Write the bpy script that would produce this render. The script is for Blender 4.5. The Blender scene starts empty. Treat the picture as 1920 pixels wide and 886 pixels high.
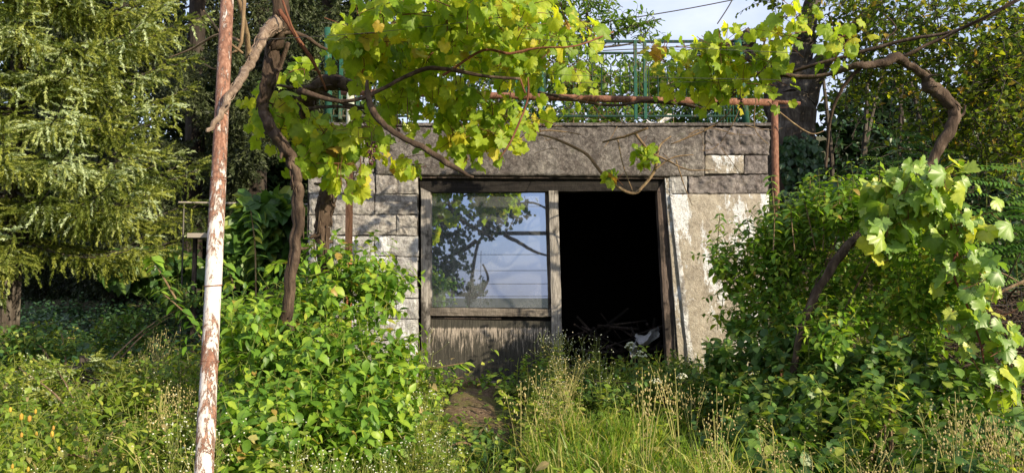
import bpy, math, random
import numpy as np
from mathutils import Vector, Matrix, noise as mnoise

# ------------------------------------------------------------------ camera
S = bpy.context.scene
C = S.collection
rng = np.random.default_rng(11)
random.seed(11)
F = 1450.0                      # focal length in photo pixels (1920 wide)
PITCH = math.radians(3.8)
EYE = np.array([0.0, 0.0, 1.6])
camd = bpy.data.cameras.new("camera"); cam = bpy.data.objects.new("camera", camd); C.objects.link(cam)
cam.location = EYE; cam.rotation_euler = (math.radians(90) + PITCH, 0, 0)
camd.sensor_width = 36; camd.lens = F / 1920 * 36; camd.clip_start = 0.05; camd.clip_end = 3000
S.camera = cam

# ------------------------------------------------------------------ light
SUN_DIR = Vector((0.74, -0.62, 0.40)).normalized()       # towards the sun
EL = math.asin(SUN_DIR.z); AZ = math.atan2(SUN_DIR.x, SUN_DIR.y)
world = bpy.data.worlds.new("World"); S.world = world; world.use_nodes = True
nt = world.node_tree; nt.nodes.clear()
wo = nt.nodes.new("ShaderNodeOutputWorld"); bg = nt.nodes.new("ShaderNodeBackground")
sky = nt.nodes.new("ShaderNodeTexSky"); sky.sky_type = 'NISHITA'; sky.sun_disc = False
sky.sun_elevation = EL; sky.sun_rotation = AZ; sky.dust_density = 1.5; sky.air_density = 1.0; sky.ozone_density = 2.0
tcw = nt.nodes.new("ShaderNodeTexCoord"); nz = nt.nodes.new("ShaderNodeTexNoise")
nz.inputs["Scale"].default_value = 2.2; nz.inputs["Detail"].default_value = 6; nz.inputs["Roughness"].default_value = 0.6
mp = nt.nodes.new("ShaderNodeMapping"); mp.inputs["Scale"].default_value = (1, 1, 2.2)
rp = nt.nodes.new("ShaderNodeValToRGB"); rp.color_ramp.elements[0].position = 0.35; rp.color_ramp.elements[1].position = 0.7
rp.color_ramp.elements[0].color = (.25,) * 3 + (1,); rp.color_ramp.elements[1].color = (.8,) * 3 + (1,)
mx = nt.nodes.new("ShaderNodeMixRGB"); mx.inputs[2].default_value = (6.4, 6.6, 7.8, 1)
nt.links.new(tcw.outputs["Generated"], mp.inputs[0]); nt.links.new(mp.outputs[0], nz.inputs["Vector"])
nt.links.new(nz.outputs["Fac"], rp.inputs[0]); nt.links.new(rp.outputs[0], mx.inputs[0])
nt.links.new(sky.outputs[0], mx.inputs[1]); nt.links.new(mx.outputs[0], bg.inputs[0]); nt.links.new(bg.outputs[0], wo.inputs[0])
bg.inputs[1].default_value = 0.11
sund = bpy.data.lights.new("sun", 'SUN'); sund.energy = 5.0; sund.angle = math.radians(0.5); sund.color = (1, 0.85, 0.60)
sun = bpy.data.objects.new("sun", sund); C.objects.link(sun)
sun.rotation_euler = SUN_DIR.to_track_quat('Z', 'Y').to_euler(); sun.location = (8, -6, 12)
S.view_settings.view_transform = 'Standard'; S.view_settings.look = 'None'
S.view_settings.exposure = 0.85; S.view_settings.gamma = 1

# ------------------------------------------------------------------ pixel <-> place helpers
cp, sp = math.cos(PITCH), math.sin(PITCH)
def ray(px, py):
    u = (px - 960) / F; v = (443 - py) / F
    return np.array([u, cp - v * sp, sp + v * cp])
def P(px, py, Y):
    d = ray(px, py); return EYE + d * (Y / d[1])
def proj(p):
    p = np.atleast_2d(p) - EYE
    yy = p[:, 1] * cp + p[:, 2] * sp; zz = -p[:, 1] * sp + p[:, 2] * cp
    return 960 + F * p[:, 0] / np.maximum(yy, .01), 443 - F * zz / np.maximum(yy, .01), yy

WY = 7.4                                                    # front plane of the garage wall
XL, XR = P(578, 400, WY)[0], P(1443, 300, WY)[0]
ZT = P(1200, 237, WY)[2]                                    # top of the wall
ZF = 0.70                                                   # threshold
def smooth(a, b, x):
    t = np.clip((x - a) / (b - a), 0, 1); return t * t * (3 - 2 * t)
def ter(x, y):
    x = np.asarray(x, float); y = np.asarray(y, float)
    z = 0.0946 * np.clip(y, -45, 7.4)
    z = z - 14 * smooth(-45, -260, y)
    z = z + 0.05 * np.maximum(y - 7.4, 0) * (1 - smooth(16, 60, y)) + 9 * smooth(15, 60, y)
    bank = smooth(7.6, 11.0, y) * smooth(XR - .1, XR + .7, x) * 1.7
    back = smooth(11.6, 12.4, y) * smooth(XL - .6, XL + .2, x) * 2.1
    z = z + np.maximum(bank, back * smooth(XL - .6, XL + .2, x))
    z = z + 0.5 * smooth(3, 7, x) * smooth(1, 6, y)
    z = z + 0.05 * np.sin(x * 1.7 + y * .6) * np.sin(y * 1.3 - x * .4) * smooth(1, 4, y)
    inside = (x > XL - .02) & (x < XR + .02) & (y > WY + .02) & (y < 11.6)
    return np.where(inside, ZF - .08, z)
def G(px, py, ymax=20):
    d = ray(px, py); lo = 1.0
    for t in np.arange(1.5, ymax, 0.05):
        p = EYE + d * t / d[1]
        if p[2] < ter(p[0], p[1]): return np.array([p[0], p[1], float(ter(p[0], p[1]))])
    return EYE + d * ymax / d[1]

# ------------------------------------------------------------------ mesh building
class MB:
    def __init__(s): s.V = []; s.F = []; s.T = []; s.R = []; s.n = 0
    def add(s, V, Fc, tint=0.0, vein=0.0):
        V = np.asarray(V, float).reshape(-1, 3)
        s.V.append(V)
        for f in (Fc if isinstance(Fc, list) else [Fc]): s.F.append(np.asarray(f, int) + s.n)
        s.T.append(np.broadcast_to(np.asarray(tint, float), (len(V),)).copy())
        s.R.append(np.broadcast_to(np.asarray(vein, float), (len(V),)).copy())
        s.n += len(V); return s
    def mesh(s, name, m, smooth_=False, attrs=True):
        V = np.concatenate(s.V); me = bpy.data.meshes.new(name)
        me.vertices.add(len(V)); me.vertices.foreach_set("co", V.astype('f').ravel())
        loops = np.concatenate([f.ravel() for f in s.F]); sizes = np.concatenate([np.full(len(f), f.shape[1]) for f in s.F])
        me.loops.add(len(loops)); me.loops.foreach_set("vertex_index", loops.astype('i'))
        me.polygons.add(len(sizes)); st = np.concatenate([[0], np.cumsum(sizes)[:-1]])
        me.polygons.foreach_set("loop_start", st.astype('i')); me.polygons.foreach_set("loop_total", sizes.astype('i'))
        me.polygons.foreach_set("use_smooth", np.full(len(sizes), bool(smooth_)))
        me.update(calc_edges=True)
        if attrs:
            T = np.concatenate(s.T); R = np.concatenate(s.R)
            a = me.attributes.new("tint", 'FLOAT', 'POINT'); a.data.foreach_set("value", T.astype('f'))
            a = me.attributes.new("vein", 'FLOAT', 'POINT'); a.data.foreach_set("value", R.astype('f'))
        if m: me.materials.append(m)
        return me
    def build(s, name, m, parent=None, kind=None, sm=False, **kw):
        if not s.V: return None
        return link(name, s.mesh(name, m, sm), parent, kind, **kw)
def link(name, me, parent=None, kind=None, label=None, cat=None, group=None, loc=None):
    o = bpy.data.objects.new(name, me); C.objects.link(o)
    if parent: 
        o.parent = parent
        if me is not None and loc is None:
            o.matrix_parent_inverse = Matrix.Translation(parent.location).inverted() if parent.parent is None else Matrix()
    if loc is not None: o.location = loc
    if kind: o["kind"] = kind
    if label: o["label"] = label
    if cat: o["category"] = cat
    if group: o["group"] = group
    return o
def thing(name, label, cat, loc=(0, 0, 0), group=None):
    o = bpy.data.objects.new(name, None); C.objects.link(o); o.location = Vector([float(a) for a in loc])
    o.empty_display_size = .1; o["label"] = label; o["category"] = cat
    if group: o["group"] = group
    return o
def dup(root, loc, rotz=0, scale=1, label=None):
    r = root.copy(); C.objects.link(r); r.location = loc; r.rotation_euler = (0, 0, rotz); r.scale = (scale,) * 3
    if label: r["label"] = label
    for ch in list(root.children):
        c = ch.copy(); C.objects.link(c); c.parent = r
        for g in list(ch.children):
            d = g.copy(); C.objects.link(d); d.parent = c
    return r

BOXF = np.array([[0, 1, 2, 3], [4, 7, 6, 5], [0, 4, 5, 1], [1, 5, 6, 2], [2, 6, 7, 3], [3, 7, 4, 0]])
def box(mb, a, b, tint=0.):
    x0, y0, z0 = a; x1, y1, z1 = b
    V = [(x0, y0, z0), (x0, y0, z1), (x1, y0, z1), (x1, y0, z0), (x0, y1, z0), (x0, y1, z1), (x1, y1, z1), (x1, y1, z0)]
    mb.add(V, np.array([[0, 3, 2, 1], [4, 5, 6, 7], [0, 1, 5, 4], [3, 7, 6, 2], [1, 2, 6, 5], [0, 4, 7, 3]]), tint); return mb
def slab(mb, poly_px, yf, yb, nu=1, nv=1, rough=0.0, seed=0, inset=0.0):
    """a facade piece: quad given by its four photo corners (tl,tr,br,bl) on the plane y=yf, extruded to yb,
    front face gridded nu x nv and roughened"""
    q = [P(x, y, yf) for x, y in poly_px]
    tl, tr, br, bl = q
    V = []; 
    for j in range(nv + 1):
        for i in range(nu + 1):
            u, v = i / nu, j / nv
            p = (tl * (1 - u) + tr * u) * (1 - v) + (bl * (1 - u) + br * u) * v
            e = (i in (0, nu)) or (j in (0, nv))
            nn = mnoise.fractal(Vector((p[0] * 8 + seed, p[2] * 8, seed * .7)), .45, 2.1, 5) if rough else 0
            p = p + np.array([0, -rough * nn + (inset if e else 0), 0])
            if e and rough:
                k = mnoise.noise(Vector((p[0] * 23 + seed, p[2] * 23, 3.3))) * rough * .7
                cx, cz = (tl[0] + br[0]) / 2, (tl[2] + br[2]) / 2
                p = p + np.array([(-k if p[0] > cx else k) * (i in (0, nu)), 0, (-k if p[2] > cz else k) * (j in (0, nv))])
            V.append(p)
    Fq = []
    w = nu + 1
    for j in range(nv):
        for i in range(nu):
            a = j * w + i; Fq.append([a, a + w, a + w + 1, a + 1])
    n = len(V)
    rim = [i for i in range(nu)] + [j * w + nu for j in range(nv)] + [nv * w + i for i in range(nu, 0, -1)] + [j * w for j in range(nv, 0, -1)]
    for r in rim:
        p = V[r].copy(); p[1] = yb; V.append(p)
    m = len(rim)
    for k in range(m):
        k2 = (k + 1) % m; Fq.append([rim[k], rim[k2], n + k2, n + k])
    cb = sum(V[n:]) / m; V.append(cb)
    tri = [[n + k, n + (k + 1) % m, n + m] for k in range(m)]
    mb.add(V, [np.array(Fq), np.array(tri)]); return mb

def catmull(pts, sub):
    pts = np.asarray(pts, float); out = []
    n = len(pts)
    for i in range(n - 1):
        p0 = pts[max(i - 1, 0)]; p1 = pts[i]; p2 = pts[i + 1]; p3 = pts[min(i + 2, n - 1)]
        for k in range(sub):
            t = k / sub
            out.append(.5 * ((2 * p1) + (-p0 + p2) * t + (2 * p0 - 5 * p1 + 4 * p2 - p3) * t * t + (-p0 + 3 * p1 - 3 * p2 + p3) * t ** 3))
    out.append(pts[-1]); return np.array(out)
def tube(mb, pts, rad, n=6, sub=1, ridge=0.0, wob=0.0, tint=0., twist=6.0, cap=True):
    """tube along pts; rad number or per point; ridge gives twisted bark ribs, wob wanders the path"""
    pts = np.asarray(pts, float); rad = np.broadcast_to(np.asarray(rad, float), (len(pts),))
    if sub > 1:
        q = catmull(np.c_[pts, rad], sub); pts, rad = q[:, :3], np.maximum(q[:, 3], .0003)
    m = len(pts)
    if wob:
        ph = rng.uniform(0, 100)
        for i in range(m):
            pts[i] += wob * rad[i] * np.array(mnoise.noise_vector(Vector((i * (.7 if m < 40 else .28) + ph, ph, 0))))
    T = np.gradient(pts, axis=0); T /= np.maximum(np.linalg.norm(T, axis=1), 1e-9)[:, None]
    a = np.array([0, 0, 1.]) if abs(T[0][2]) < .8 else np.array([1., 0, 0])
    U = np.cross(T[0], a); U /= np.linalg.norm(U)
    V = np.zeros((m, n, 3)); th = np.arange(n) * 2 * np.pi / n
    ph = rng.uniform(0, 6); prof = rng.uniform(-1, 1, n)
    for i in range(m):
        prof = prof * .955 + rng.uniform(-1, 1, n) * .26; thr_ = th + (twist * .12) * i / max(m - 1, 1) * 3
        U = U - T[i] * np.dot(U, T[i]); U /= max(np.linalg.norm(U), 1e-9); W = np.cross(T[i], U)
        s = i / max(m - 1, 1)
        r = rad[i] * (1 + (ridge * (np.sin(2 * th + twist * s + ph) * .35 + .75 * prof) if ridge else 0))
        V[i] = pts[i] + np.outer(np.cos(th) * r, U) + np.outer(np.sin(th) * r, W)
    i, j = np.meshgrid(np.arange(m - 1), np.arange(n), indexing='ij'); j2 = (j + 1) % n
    Fq = np.stack([i * n + j, i * n + j2, (i + 1) * n + j2, (i + 1) * n + j], -1).reshape(-1, 4)
    fl = [Fq]
    if cap:
        fl += [np.arange(n)[::-1].reshape(1, n), (np.arange(n) + (m - 1) * n).reshape(1, n)]
    mb.add(V.reshape(-1, 3), fl, tint); return mb
def pl(*q):
    """photo polyline (px,py,Y,r) -> points, radii"""
    return np.array([P(a[0], a[1], a[2]) for a in q]), np.array([a[3] for a in q])

# ------------------------------------------------------------------ materials
def nodes(name):
    m = bpy.data.materials.new(name); m.use_nodes = True; t = m.node_tree; t.nodes.clear()
    o = t.nodes.new("ShaderNodeOutputMaterial"); b = t.nodes.new("ShaderNodeBsdfPrincipled")
    t.links.new(b.outputs[0], o.inputs[0]); return m, t, b, o
def N(t, typ, **k):
    n = t.nodes.new(typ)
    for a, v in k.items():
        if a.startswith("i_"):
            n.inputs[a[2:].replace("_", " ")].default_value = v
        else: setattr(n, a, v)
    return n
def ramp(t, src, stops):
    r = t.nodes.new("ShaderNodeValToRGB"); e = r.color_ramp.elements
    while len(e) < len(stops): e.new(.5)
    for k, (p, c) in enumerate(stops):
        e[k].position = p; e[k].color = tuple(c) + (1,) if len(c) == 3 else c
    t.links.new(src, r.inputs[0]); return r.outputs[0]
def g3(v): return (v, v, v)
def noise_(t, scale, detail=5, rough=.6, stretch=None, dist=0., off=(0, 0, 0)):
    g = t.nodes.new("ShaderNodeNewGeometry"); v = g.outputs["Position"]
    m = N(t, "ShaderNodeMapping"); m.inputs["Scale"].default_value = stretch or (1, 1, 1); m.inputs["Location"].default_value = off
    t.links.new(v, m.inputs[0])
    n = N(t, "ShaderNodeTexNoise"); n.inputs["Scale"].default_value = scale; n.inputs["Detail"].default_value = detail
    n.inputs["Roughness"].default_value = rough; n.inputs["Distortion"].default_value = dist
    t.links.new(m.outputs[0], n.inputs["Vector"]); return n.outputs["Fac"]
def mix(t, fac, a, b, mode='MIX'):
    m = N(t, "ShaderNodeMixRGB", blend_type=mode)
    for k, v in ((0, fac), (1, a), (2, b)):
        if isinstance(v, (int, float)): m.inputs[k].default_value = v if k == 0 else (v, v, v, 1)
        elif isinstance(v, tuple): m.inputs[k].default_value = v + (1,)
        else: t.links.new(v, m.inputs[k])
    return m.outputs[0]
def math_(t, op, a, b=0.):
    m = N(t, "ShaderNodeMath", operation=op)
    for k, v in ((0, a), (1, b)):
        if isinstance(v, (int, float)): m.inputs[k].default_value = v
        else: t.links.new(v, m.inputs[k])
    return m.outputs[0]
def bump(t, b, h, dist=.01, strength=1.):
    n = N(t, "ShaderNodeBump"); n.inputs["Distance"].default_value = dist; n.inputs["Strength"].default_value = strength
    t.links.new(h, n.inputs["Height"]); t.links.new(n.outputs[0], b.inputs["Normal"])
def xyz(t):
    g = t.nodes.new("ShaderNodeNewGeometry"); s = t.nodes.new("ShaderNodeSeparateXYZ"); t.links.new(g.outputs["Position"], s.inputs[0]); return s.outputs
def maprange(t, v, a, b, c=0., d=1.):
    m = N(t, "ShaderNodeMapRange"); m.inputs[1].default_value = a; m.inputs[2].default_value = b; m.inputs[3].default_value = c; m.inputs[4].default_value = d
    t.links.new(v, m.inputs[0]); return m.outputs[0]

def leafmat(name, stops, trans=.45, rough=.5, vein=.35, tcol=(1.5, 1.45, .55), spec=.4):
    m, t, b, o = nodes(name)
    oi = N(t, "ShaderNodeObjectInfo"); at = N(t, "ShaderNodeAttribute", attribute_name="tint")
    tv = math_(t, 'FRACT', math_(t, 'ADD', oi.outputs["Random"], at.outputs["Fac"]))
    col = ramp(t, tv, stops)
    ve = N(t, "ShaderNodeAttribute", attribute_name="vein")
    lf = mix(t, math_(t, 'MULTIPLY', ve.outputs["Fac"], vein), col, mix(t, 1.0, col, (1.7, 1.6, 1.5), 'MULTIPLY'))
    n = noise_(t, 38, 3, .6)
    lf = mix(t, maprange(t, n, .35, .7), mix(t, 1., lf, (.72, .78, .7), 'MULTIPLY'), lf)
    t.links.new(lf, b.inputs["Base Color"]); b.inputs["Roughness"].default_value = rough
    b.inputs["Specular IOR Level"].default_value = spec
    tr = N(t, "ShaderNodeBsdfTranslucent"); t.links.new(mix(t, 1., lf, tcol, 'MULTIPLY'), tr.inputs[0])
    ms = N(t, "ShaderNodeMixShader"); ms.inputs[0].default_value = trans
    t.links.new(b.outputs[0], ms.inputs[1]); t.links.new(tr.outputs[0], ms.inputs[2]); t.links.new(ms.outputs[0], o.inputs[0])
    return m
M = {}
M['vine_leaf'] = leafmat("vine_leaf", [(0, (.17, .28, .03)), (.3, (.26, .38, .035)), (.65, (.37, .46, .04)), (.9, (.46, .50, .045)), (.975, (.54, .48, .05)), (.995, (.38, .22, .06))], .58, .5, .22, (1.6, 1.5, .5))
M['mound_leaf'] = leafmat("mound_leaf", [(0, (.15, .27, .06)), (.5, (.24, .37, .08)), (.85, (.34, .45, .07)), (1, (.5, .5, .05))], .42, .42, .22, spec=.6)
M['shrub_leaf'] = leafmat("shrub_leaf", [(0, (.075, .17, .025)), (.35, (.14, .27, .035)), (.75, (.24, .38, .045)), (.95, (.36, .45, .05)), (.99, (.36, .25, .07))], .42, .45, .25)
M['dark_shrub_leaf'] = leafmat("dark_shrub_leaf", [(0, (.045, .11, .028)), (.5, (.09, .18, .04)), (.85, (.16, .26, .05)), (.97, (.28, .33, .06))], .38, .42, .25)  # shade on the low plants is put into this darker leaf colour
M['tree_leaf'] = leafmat("tree_leaf", [(0, (.05, .09, .018)), (.4, (.10, .16, .025)), (.7, (.20, .26, .035)), (.9, (.38, .41, .04)), (.99, (.38, .24, .05))], .5, .6, .1, spec=.2)
M['ivy_leaf'] = leafmat("ivy_leaf", [(0, (.015, .045, .018)), (.6, (.03, .075, .03)), (1, (.05, .10, .04))], .15, .4, .4)
M['fern_leaf'] = leafmat("fern_leaf", [(0, (.06, .15, .03)), (.7, (.10, .22, .035)), (1, (.18, .28, .04))], .45, .5, .1)
M['terrace_leaf'] = leafmat("terrace_leaf", [(0, (.06, .13, .02)), (.5, (.12, .22, .03)), (1, (.22, .31, .04))], .5, .5, .2)
M['ground_leaf'] = leafmat("ground_leaf", [(0, (.09, .16, .025)), (.4, (.18, .28, .035)), (.75, (.32, .40, .05)), (.93, (.42, .45, .08)), (.98, (.36, .28, .14))], .45, .5, .2)
M['grass'] = leafmat("grass_blade", [(0, (.13, .23, .03)), (.4, (.22, .34, .045)), (.75, (.36, .43, .07)), (.9, (.52, .48, .17)), (1, (.55, .44, .24))], .5, .45, 0)
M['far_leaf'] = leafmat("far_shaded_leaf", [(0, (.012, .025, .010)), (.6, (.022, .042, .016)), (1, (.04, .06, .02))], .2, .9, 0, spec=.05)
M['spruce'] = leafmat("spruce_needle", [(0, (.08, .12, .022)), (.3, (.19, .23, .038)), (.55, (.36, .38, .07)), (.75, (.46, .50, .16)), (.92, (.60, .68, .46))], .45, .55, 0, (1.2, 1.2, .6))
M['shaded_spruce'] = leafmat("shaded_spruce_needle", [(0, (.018, .028, .012)), (.6, (.035, .05, .018)), (1, (.06, .075, .025))], .15, .6, 0)  # same needles in shade; the shade is put into the colour
M['dry'] = leafmat("dry_plant", [(0, (.40, .30, .13)), (.5, (.54, .44, .20)), (1, (.62, .54, .30))], .3, .7, 0, (1.2, 1.1, .8))
M['white_flower'] = leafmat("white_flower", [(0, (.62, .62, .5)), (1, (.8, .8, .72))], .3, .7, 0, (1.1, 1.1, 1))
M['orange_flower'] = leafmat("orange_flower", [(0, (.55, .34, .05)), (.5, (.62, .42, .06)), (1, (.5, .26, .06))], .3, .6, 0, (1.2, 1.1, .6))

def barkmat(name, c0, c1, c2, sc=18, st=(1, 1, .3)):
    m, t, b, o = nodes(name)
    n1 = noise_(t, sc, 8, .7, st, .5); n2 = noise_(t, sc * 5, 4, .7, st)
    c = ramp(t, n1, [(.3, c0), (.5, c1), (.72, c2)])
    c = mix(t, math_(t, 'MULTIPLY', n2, .7), c, mix(t, 1., c, g3(.45), 'MULTIPLY'))
    t.links.new(c, b.inputs["Base Color"]); b.inputs["Roughness"].default_value = .9; b.inputs["Specular IOR Level"].default_value = .2
    bump(t, b, math_(t, 'ADD', n1, math_(t, 'MULTIPLY', n2, .5)), .012); return m
M['vine_bark'] = barkmat("vine_bark", (.025, .017, .013), (.07, .048, .036), (.19, .14, .105))
M['limb_bark'] = barkmat("sunlit_limb_bark", (.09, .06, .045), (.22, .16, .12), (.42, .34, .27), 26)
M['pale_cane'] = barkmat("pale_cane", (.12, .08, .045), (.22, .15, .09), (.36, .28, .17))
M['red_cane'] = barkmat("red_cane", (.10, .035, .025), (.17, .07, .04), (.25, .14, .07))
M['tree_bark'] = barkmat("tree_bark", (.025, .02, .017), (.075, .062, .053), (.21, .19, .165), 13)
M['dark_bark'] = barkmat("dark_bark", (.018, .014, .012), (.04, .032, .027), (.09, .075, .06), 9)
M['pine_bark'] = barkmat("pine_bark", (.10, .05, .03), (.22, .12, .08), (.36, .24, .16), 9)
M['green_stem'] = barkmat("green_stem", (.10, .14, .03), (.17, .2, .05), (.24, .27, .09))
M['straw'] = barkmat("straw_stem", (.22, .21, .06), (.33, .31, .11), (.45, .41, .2))

def concrete(name, dark, mid, light, white=0.0, soot=0.5, seed=0., mott=1.):
    m, t, b, o = nodes(name)
    off = (seed, seed, seed)
    n1 = noise_(t, 2.6, 8, .68, off=off); n2 = noise_(t, 26, 8, .75, off=off); n3 = noise_(t, 110, 3, .7)
    c = ramp(t, n2, [(.30, dark), (.5, mid), (.70, light)])
    sz = maprange(t, xyz(t)[2], 2.0, 3.2, 0., .24)
    k = math_(t, 'ADD', n1, sz)
    c = mix(t, maprange(t, k, .48, .66, 0., soot), c, mix(t, 1., c, (.36, .33, .34), 'MULTIPLY'))
    if white:
        w1 = noise_(t, 3.2, 10, .72, (1.6, 1, .55), .3, (3.1 + seed, 0, 1.7)); w2 = noise_(t, 45, 6, .8)
        w = math_(t, 'ADD', w1, math_(t, 'MULTIPLY', math_(t, 'SUBTRACT', w2, .5), .22))
        wm = maprange(t, w, .60 - white * .1, .615 - white * .1)
        c = mix(t, wm, c, ramp(t, n3, [(.3, (.50, .52, .56)), (.7, (.68, .70, .74))]))
    c = mix(t, maprange(t, n3, .3, .5, .55, 0.), c, mix(t, 1., c, g3(.35), 'MULTIPLY'))
    n5 = noise_(t, 11, 9, .8, (1, 1, .8), .6, off=(2 + seed, 7, 1))
    c = mix(t, maprange(t, n5, .44, .50, .62 * mott, 0.), c, mix(t, 1., c, (.40, .36, .36), 'MULTIPLY'))
    c = mix(t, maprange(t, n5, .60, .66, 0., .45), c, mix(t, 1., c, (1.7, 1.68, 1.62), 'MULTIPLY'))
    ms_ = noise_(t, 5, 7, .7, off=(9, 2, 4))
    c = mix(t, maprange(t, ms_, .60, .75, 0., .5), c, (.085, .095, .045))
    t.links.new(c, b.inputs["Base Color"]); b.inputs["Roughness"].default_value = .93; b.inputs["Specular IOR Level"].default_value = .2
    bump(t, b, math_(t, 'ADD', math_(t, 'MULTIPLY', n2, 1.2), math_(t, 'MULTIPLY', n3, .5)), .016); return m
M['block'] = concrete("block", (.18, .172, .165), (.37, .355, .34), (.55, .535, .515), .0, .5)
M['block_white'] = concrete("block_whitewashed", (.24, .23, .23), (.38, .38, .385), (.50, .50, .51), .55, .15)
M['lintel'] = concrete("lintel_concrete", (.065, .06, .058), (.195, .182, .174), (.40, .38, .36), .0, .6, 4)
M['plaster'] = concrete("plaster", (.27, .235, .195), (.37, .335, .285), (.45, .42, .37), .72, .35, 2, .4)
M['strip'] = concrete("flaking_lime", (.25, .24, .23), (.36, .35, .34), (.46, .46, .46), .95, .15, 5)
M['rubble'] = concrete("rubble_concrete", (.11, .10, .10), (.24, .22, .22), (.42, .39, .38), .0, .5, 7)
M['mortar'] = concrete("mortar_shadow", (.03, .028, .026), (.06, .055, .05), (.10, .09, .08), 0, .2)
def simple(name, col, rough=.8, metal=0., spec=.5):
    m, t, b, o = nodes(name)
    n = noise_(t, 14, 5, .6); c = mix(t, n, mix(t, 1., col, g3(.75), 'MULTIPLY'), mix(t, 1., col, g3(1.2), 'MULTIPLY'))
    t.links.new(c, b.inputs["Base Color"]); b.inputs["Roughness"].default_value = rough; b.inputs["Metallic"].default_value = metal
    b.inputs["Specular IOR Level"].default_value = spec; return m
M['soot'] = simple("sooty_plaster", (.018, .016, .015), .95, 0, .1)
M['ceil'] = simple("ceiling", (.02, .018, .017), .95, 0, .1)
M['fascia'] = simple("lime_jamb", (.38, .41, .43), .9)
M['wire'] = simple("wire", (.09, .085, .08), .6, .5)
M['grape_dark'] = simple("dark_grape", (.07, .02, .035), .4)
M['grape_green'] = simple("green_grape", (.28, .33, .08), .4)
M['brick'] = simple("red_brick", (.34, .13, .07), .9)
M['plastic'] = simple("white_plastic", (.55, .55, .56), .5)
M['olive'] = simple("olive_render", (.30, .29, .17), .9)
M['board'] = simple("grey_board", (.30, .27, .24), .85)
M['rag'] = simple("pale_rag", (.40, .40, .43), .8)
def wood(name, c0, c1, c2, char=.5, st=(9, 9, .5), pos=.5):
    m, t, b, o = nodes(name)
    n1 = noise_(t, 9, 8, .7, st, .2); n2 = noise_(t, 3.5, 6, .65, (1, 1, .7), off=(5, 1, 2)); n3 = noise_(t, 40, 5, .7, (3, 3, .4))
    c = ramp(t, n1, [(.3, c0), (.5, c1), (.72, c2)])
    c = mix(t, maprange(t, n3, .35, .6, .55, 0.), c, mix(t, 1., c, g3(.3), 'MULTIPLY'))
    c = mix(t, maprange(t, n2, pos - .02, pos + .06, 0., char), c, (.016, .014, .013))
    t.links.new(c, b.inputs["Base Color"]); b.inputs["Roughness"].default_value = .85; b.inputs["Specular IOR Level"].default_value = .25
    bump(t, b, math_(t, 'ADD', n1, n3), .006); return m
M['wood'] = wood("weathered_wood", (.14, .125, .115), (.28, .26, .245), (.44, .42, .40), .85, pos=.53)
M['char_wood'] = wood("charred_wood", (.04, .032, .028), (.10, .075, .065), (.22, .17, .15), .85, pos=.47)
M['header'] = wood("shaded_burnt_header", (.008, .0075, .007), (.014, .012, .012), (.03, .025, .022), .6, (.5, 9, 9))  # burnt timber; the recess shadow is also put into its near-black colour
M['rail_wood'] = wood("sash_rail_wood", (.07, .06, .05), (.15, .13, .115), (.26, .23, .20), .4, (.5, 9, 9))
def panelmat():
    m, t, b, o = nodes("peeling_panel")
    za, zb = P(900, 612, 7.5)[2], P(900, 668, 7.5)[2]
    n1 = noise_(t, 6, 10, .8, (6, 1, .9), .4); n2 = noise_(t, 34, 6, .75, (2.2, 1, .16))
    h = maprange(t, xyz(t)[2], zb, za, -.17, .09)
    h2 = maprange(t, xyz(t)[2], za - .02, za + .03, 0., -.5)
    k = math_(t, 'ADD', math_(t, 'ADD', n1, h), h2)
    k = math_(t, 'ADD', k, math_(t, 'MULTIPLY', math_(t, 'SUBTRACT', n2, .5), .6))
    pale = ramp(t, n2, [(.3, (.16, .135, .115)), (.7, (.40, .35, .31))])
    dark = ramp(t, n2, [(.35, (.02, .02, .018)), (.7, (.075, .07, .06))])
    c = mix(t, maprange(t, k, .46, .60), dark, pale)
    t.links.new(c, b.inputs["Base Color"]); b.inputs["Roughness"].default_value = .85; b.inputs["Specular IOR Level"].default_value = .15; bump(t, b, k, .004); return m
M['panel'] = panelmat()
def glassmat():
    m, t, b, o = nodes("dusty_window_glass")
    gl = N(t, "ShaderNodeBsdfGlossy"); gl.inputs["Roughness"].default_value = .015; gl.inputs["Color"].default_value = (.50, .62, .90, 1)  # blue gloss tint puts the reflected sky's blue into the glass colour
    n = noise_(t, 6, 7, .7); s = noise_(t, 22, 9, .8, (1.2, 1, .9), 2.5)
    dust = mix(t, maprange(t, n, .3, .75), (.035, .04, .047), (.11, .12, .135))
    t.links.new(dust, b.inputs["Base Color"]); b.inputs["Roughness"].default_value = .6
    scr = maprange(t, math_(t, 'ABSOLUTE', math_(t, 'SUBTRACT', s, .5)), .0, .006, .9, 0.)
    msk = maprange(t, noise_(t, 2.5, 3, .5, off=(1, 4, 2)), .52, .62)
    ms = N(t, "ShaderNodeMixShader"); t.links.new(maprange(t, n, .3, .8, .50, .42), ms.inputs[0])
    t.links.new(b.outputs[0], ms.inputs[1]); t.links.new(gl.outputs[0], ms.inputs[2])
    d2 = N(t, "ShaderNodeBsdfDiffuse"); d2.inputs[0].default_value = (.6, .62, .66, 1)
    m2 = N(t, "ShaderNodeMixShader"); t.links.new(math_(t, 'MULTIPLY', math_(t, 'MULTIPLY', scr, msk), .75), m2.inputs[0])
    t.links.new(ms.outputs[0], m2.inputs[1]); t.links.new(d2.outputs[0], m2.inputs[2]); t.links.new(m2.outputs[0], o.inputs[0]); return m
M['glass'] = glassmat()
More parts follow.
